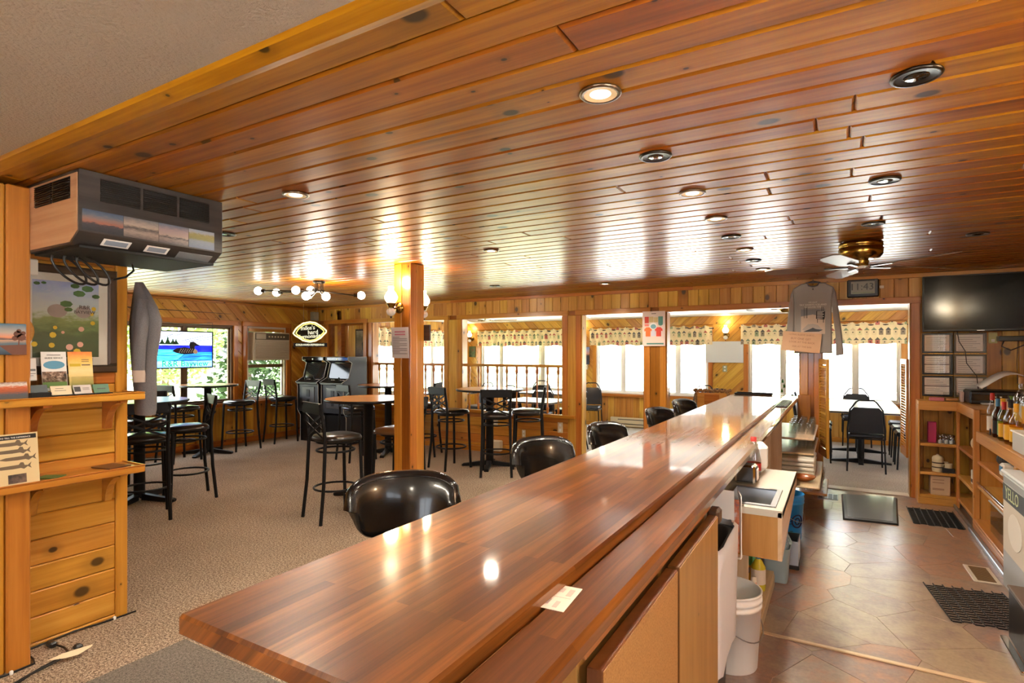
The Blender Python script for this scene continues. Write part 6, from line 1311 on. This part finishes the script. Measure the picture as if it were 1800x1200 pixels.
tc = thing('trash_can', 'tall grey trash can with white liner under the bar ledge', 'trash can', (-.56, 2.425, 0)); LIN = P('bin_liner', S(214, 214, 216), .35, alpha=1)
def ring(hx, hy, z, n=32, e=.35): return [(math.copysign(abs(math.cos(a)) ** e, math.cos(a)) * hx, math.copysign(abs(math.sin(a)) ** e, math.sin(a)) * hy, z) for a in [2 * PI * i / n for i in range(n)]]
def shell(name, rings, mat, parent, jit=0, bottom=True):
    n = len(rings[0]); vs = [p for r_ in rings for p in r_]; rr = random.Random(4)
    if jit: vs = [(x + rr.uniform(-jit, jit), y + rr.uniform(-jit, jit), z + rr.uniform(-jit, jit)) for x, y, z in vs]
    m = MB(); m.add(vs, [(i * n + j, i * n + (j + 1) % n, (i + 1) * n + (j + 1) % n, (i + 1) * n + j) for i in range(len(rings) - 1) for j in range(n)], smooth=True)
    if bottom: m.add(rings[0], [list(range(n))[::-1]])
    return m.build(name, mat, parent, recalc=False)
shell('body', [ring(.13, .21, .005), ring(.165, .245, .76), ring(.172, .252, .77), ring(.15, .23, .77), ring(.12, .2, .03)], P('can_grey', S(58, 60, 62), .5), tc); shell('liner', [ring(.168, .248, .30), ring(.172, .252, .5), ring(.178, .258, .70), ring(.182, .262, .785), ring(.168, .248, .795)], LIN, tc, .007, False)
def bucket(name, x, y, col, label, grp=None, hang=1):
    t = thing(name, label, 'bucket', (x, y, .001), .0, grp)
    MB().lathe([(.128, 0), (.13, .005), (.148, .30), (.152, .30), (.152, .315), (.149, .315), (.149, .33), (.153, .33), (.153, .345), (.149, .347), (.149, .365), (.153, .366), (.153, .375), (.143, .375), (.125, .01), (.001, .008)], 32).build('body', col, t)
    MB().tube([(.155 * math.cos(a), .155 * math.sin(a), .30 - .14 * math.sin((a + 2.0) / 3.14 * PI)) for a in [-2.0 + 3.14 * i / 16 for i in range(17)]], .003, 5).build('handle', STEEL, t); return t
bucket('plastic_bucket', -.475, 2.97, WHT, 'white plastic bucket on the floor beside the trash can')
b_ = bucket('plastic_bucket', -.40, 5.2, P('bucket_blue', S(40, 140, 220), .35), 'blue plastic bucket beyond the sink unit')
q = MB(); cyl = lambda a, z, r=.1475: (r * math.cos(a), r * math.sin(a), z)
pts = [cyl(-.75 + .33 * math.cos(k), .17 + .05 * math.sin(k)) for k in [2 * PI * i / 24 for i in range(24)]]; q.tube(pts, .006, 5, True); q.build('round_logo', P('logo_navy', S(40, 40, 90), .5), b_)
q = MB()
for a0, z in ((-1.25, .19), (-1.25, .17), (-1.25, .15), (-1.2, .09)): q.tube([cyl(a0 + .03 * i, z, .143) for i in range(7)], .003, 4)
q.tube([cyl(-.75 + .15 * math.cos(k), .17 + .025 * math.sin(k)) for k in [2 * PI * i / 14 for i in range(14)]], .005, 5, True); q.build('print_lines', P('logo_ink', S(30, 40, 80), .5), b_)
tk = thing('towel_bucket', 'translucent tub of blue bar towels standing below the sink unit', 'tub', (-.37, 4.22, .0)); TUB = P('tub_blue', S(150, 176, 190), .4)
shell('body', [ring(.07, .085, .002), ring(.085, .10, .23), ring(.09, .105, .235), ring(.083, .098, .235), ring(.068, .083, .01)], TUB, tk); TOW = speck('towel_blue', [S(120, 150, 166), S(186, 200, 206)], 40, .95)
for k in range(6): a = k * 1.05; MB().tube([(.03 * math.cos(a), .035 * math.sin(a), .12), (.05 * math.cos(a), .055 * math.sin(a), .25), (.055 * math.cos(a) + .01, .07 * math.sin(a), .31 + .01 * (k % 3)), (.085 * math.cos(a), .095 * math.sin(a), .25)], [.03, .03, .024, .016], 8).build('towel', TOW, tk)
mb = thing('metal_bin', 'small grey metal bin behind the towel tub', 'bin', (-.34, 4.56, 0)); m = MB(); m.box(-.1, .09, -.11, .11, 0, .012); m.box(-.1, -.094, -.11, .11, .012, .2); m.box(.084, .09, -.11, .11, .012, .2); m.box(-.094, .084, -.11, -.104, .012, .2); m.box(-.094, .084, .104, .11, .012, .2); m.build('body', STEEL, mb); MB().box(-.1, .095, -.115, .115, 0, .03, .004).build('foot', BLKP, mb)
ds = thing('dish_soap_bottle', 'yellow dish soap bottle on the bottom shelf under the sink', 'bottle', (-.43, 3.74, .09)); MB().lathe([(.04, 0), (.042, .02), (.042, .14), (.02, .18), (.012, .19)], 16).build('body', P('soap_yellow', S(206, 196, 60), .25), ds); MB().lathe([(.0425, .04), (.0425, .13)], 16, caps=False).build('label', L_W, ds); MB().lathe([(.014, .185), (.012, .215), (.001, .216)], 10).build('cap', L_B, ds)
d2 = thing('sponge_pack', 'green and yellow cleaning packet behind the dish soap', 'packet', (-.5, 3.86, .09)); MB().box(-.03, .03, -.07, .07, 0, .2, .008).build('body', L_Y, d2); MB().box(-.031, .031, -.071, .071, .12, .18).build('band', P('green_band', S(90, 190, 130), .5), d2)
d3 = thing('spray_bottle', 'white and black spray bottle behind the white bucket', 'bottle', (-.5, 3.52, .09)); MB().lathe([(.035, 0), (.037, .1), (.014, .15), (.013, .17)], 14).build('body', WHT, d3); MB().box(-.012, .05, -.012, .012, .17, .20, .004).build('trigger_head', BLKP, d3)
d4 = thing('cleaner_bottle', 'orange cleaner bottle with yellow label right behind the white bucket', 'bottle', (-.405, 3.32, .09)); MB().lathe([(.03, 0), (.036, .02), (.036, .13), (.02, .18), (.013, .2), (.013, .21)], 14).build('body', P('cleaner_orange', S(222, 106, 60), .3), d4); MB().lathe([(.0365, .03), (.0365, .06)], 14, caps=False).build('label', L_Y, d4); MB().lathe([(.016, .2), (.014, .225), (.001, .226)], 10).build('cap', L_W, d4)

cbx2 = thing('cable_box', 'small black box with loose wires on the wall below the right end of the television', 'box', (1.36, YB - .005, 1.655)); MB().box(0, .28, -.12, 0, 0, .05, .006).build('body', BLKP, cbx2)
MB().tube([(.05, -.05, .0), (.03, -.06, -.05), (.10, -.06, -.09), (.2, -.05, -.04), (.22, -.04, .0)], .005, 6).build('cable', BLKP, cbx2); MB().tube([(.16, -.03, 0), (.155, -.012, -.2), (.16, -.012, -.42)], .003, 5).build('cable', BLKP, cbx2)
outlet(1.335, YB, 1.69, .07, .11, 'cream switch plate just right of the certificates', P('pale_green_plate', S(196, 196, 140), .5), 1)
tag(MB().tube([(1.075 + .004 * math.cos(a), 5.97 + .028 * math.cos(a), .866 + .024 + .022 * math.sin(a)) for a in [2 * PI * i / 20 for i in range(20)]], .006, 7, True).build('key_ring', BLKP), 'black ring standing before the left end of the bottle row', 'ring')
bcab = thing('base_cable', 'thin black cable running along the foot of the partition', 'cable', (0, 0, 0)); MB().tube([(-3.44, .9, .006), (-3.435, 1.1, .006), (-3.44, 1.2, .008), (-3.5, 1.215, .008), (-3.62, 1.22, .008), (-3.635, 1.3, .006), (-3.632, 1.45, .014), (-3.632, 1.55, .006), (-3.62, 1.64, .006), (-3.62, 1.75, .006)], .005, 6).build('cable', BLKP, bcab)
for y in (1.10, 1.63): MB().box(-3.437 if y < 1.2 else -3.628, (-3.437 if y < 1.2 else -3.628) + .014, y, y + .014, 0, .02, .003).build('clip', WHT, bcab)

# ---------------- parts of parts: prints belong to their sheets, lettering to its plate ----------------
SUB = (('brochure', 'sheet', None), ('leaflet', 'sheet', None), ('fish_booklet', 'sheet', None), ('shirt_poster', 'sheet', None), ('notice_sheet', 'sheet', None), ('order_card', 'sheet', None),
    ('long_sleeve_shirt', 'torso', ('print', 'sign', 'lettering', 'neck', 'collar')), ('long_sleeve_shirt', 'hanger', ('hanger_hook',)), ('handwritten_sign', 'card', None), ('digital_clock', 'display', ('lettering', 'small')), ('neon_sign', 'backing', ('lettering', 'inner')),
    ('framed_picture', 'print', ('yellow', 'pink', 'boulders', 'leaves', 'lettering')), ('framed_certificate', 'paper', ('text',)), ('liquor_bottle', 'cap', ('pourer',)), ('arcade_machine', 'control_panel', ('joystick', 'button')), ('arcade_machine', 'coin_door', ('coin_slot', 'coin_return')),
    ('arcade_machine', 'bezel', ('screen',)), ('drinks_cooler', 'side_print', ('title', 'print_motif', 'lettering')), ('business_card_holder', 'card_stack', ('print',)), ('window_air_conditioner', 'control_strip', ('badge', 'button')), ('printer', 'front_panel', ('button',)),
    ('air_cleaner', 'sticker', ('sticker_print',)), ('wall_outlet', 'plate', ('socket',)), ('baseboard_heater', 'body', ('slot',)), ('floor_register', 'grate', ('slat',)), ('plastic_bucket', 'body', ('round_logo', 'print_lines')), ('cardboard_box', 'body', ('text',)),
    ('banquet_chair', 'backrest', ('back_frame',)), ('cross_back_stool', 'seat', ('seat_ring',)), ('bar_stool', 'backrest', ('piping',)), ('ceramic_stein', 'body', ('band',)), ('wall_sconce', 'arm', ('gallery', 'finial', 'milk')), ('ceiling_track_light', 'hub', ('stem',)))
for o in list(bpy.data.objects):
    if o.parent is not None or 'label' not in o: continue
    for nm, tg, kids in SUB:
        if o.name.split('.')[0] != nm: continue
        ts = [c for c in o.children if c.name.split('.')[0] == tg]
        if not ts: continue
        for c in list(o.children):
            if c in ts or c.type != 'MESH' or c.children: continue
            if (kids is None) or any(c.name.startswith(k) for k in kids): c.parent = ts[0]
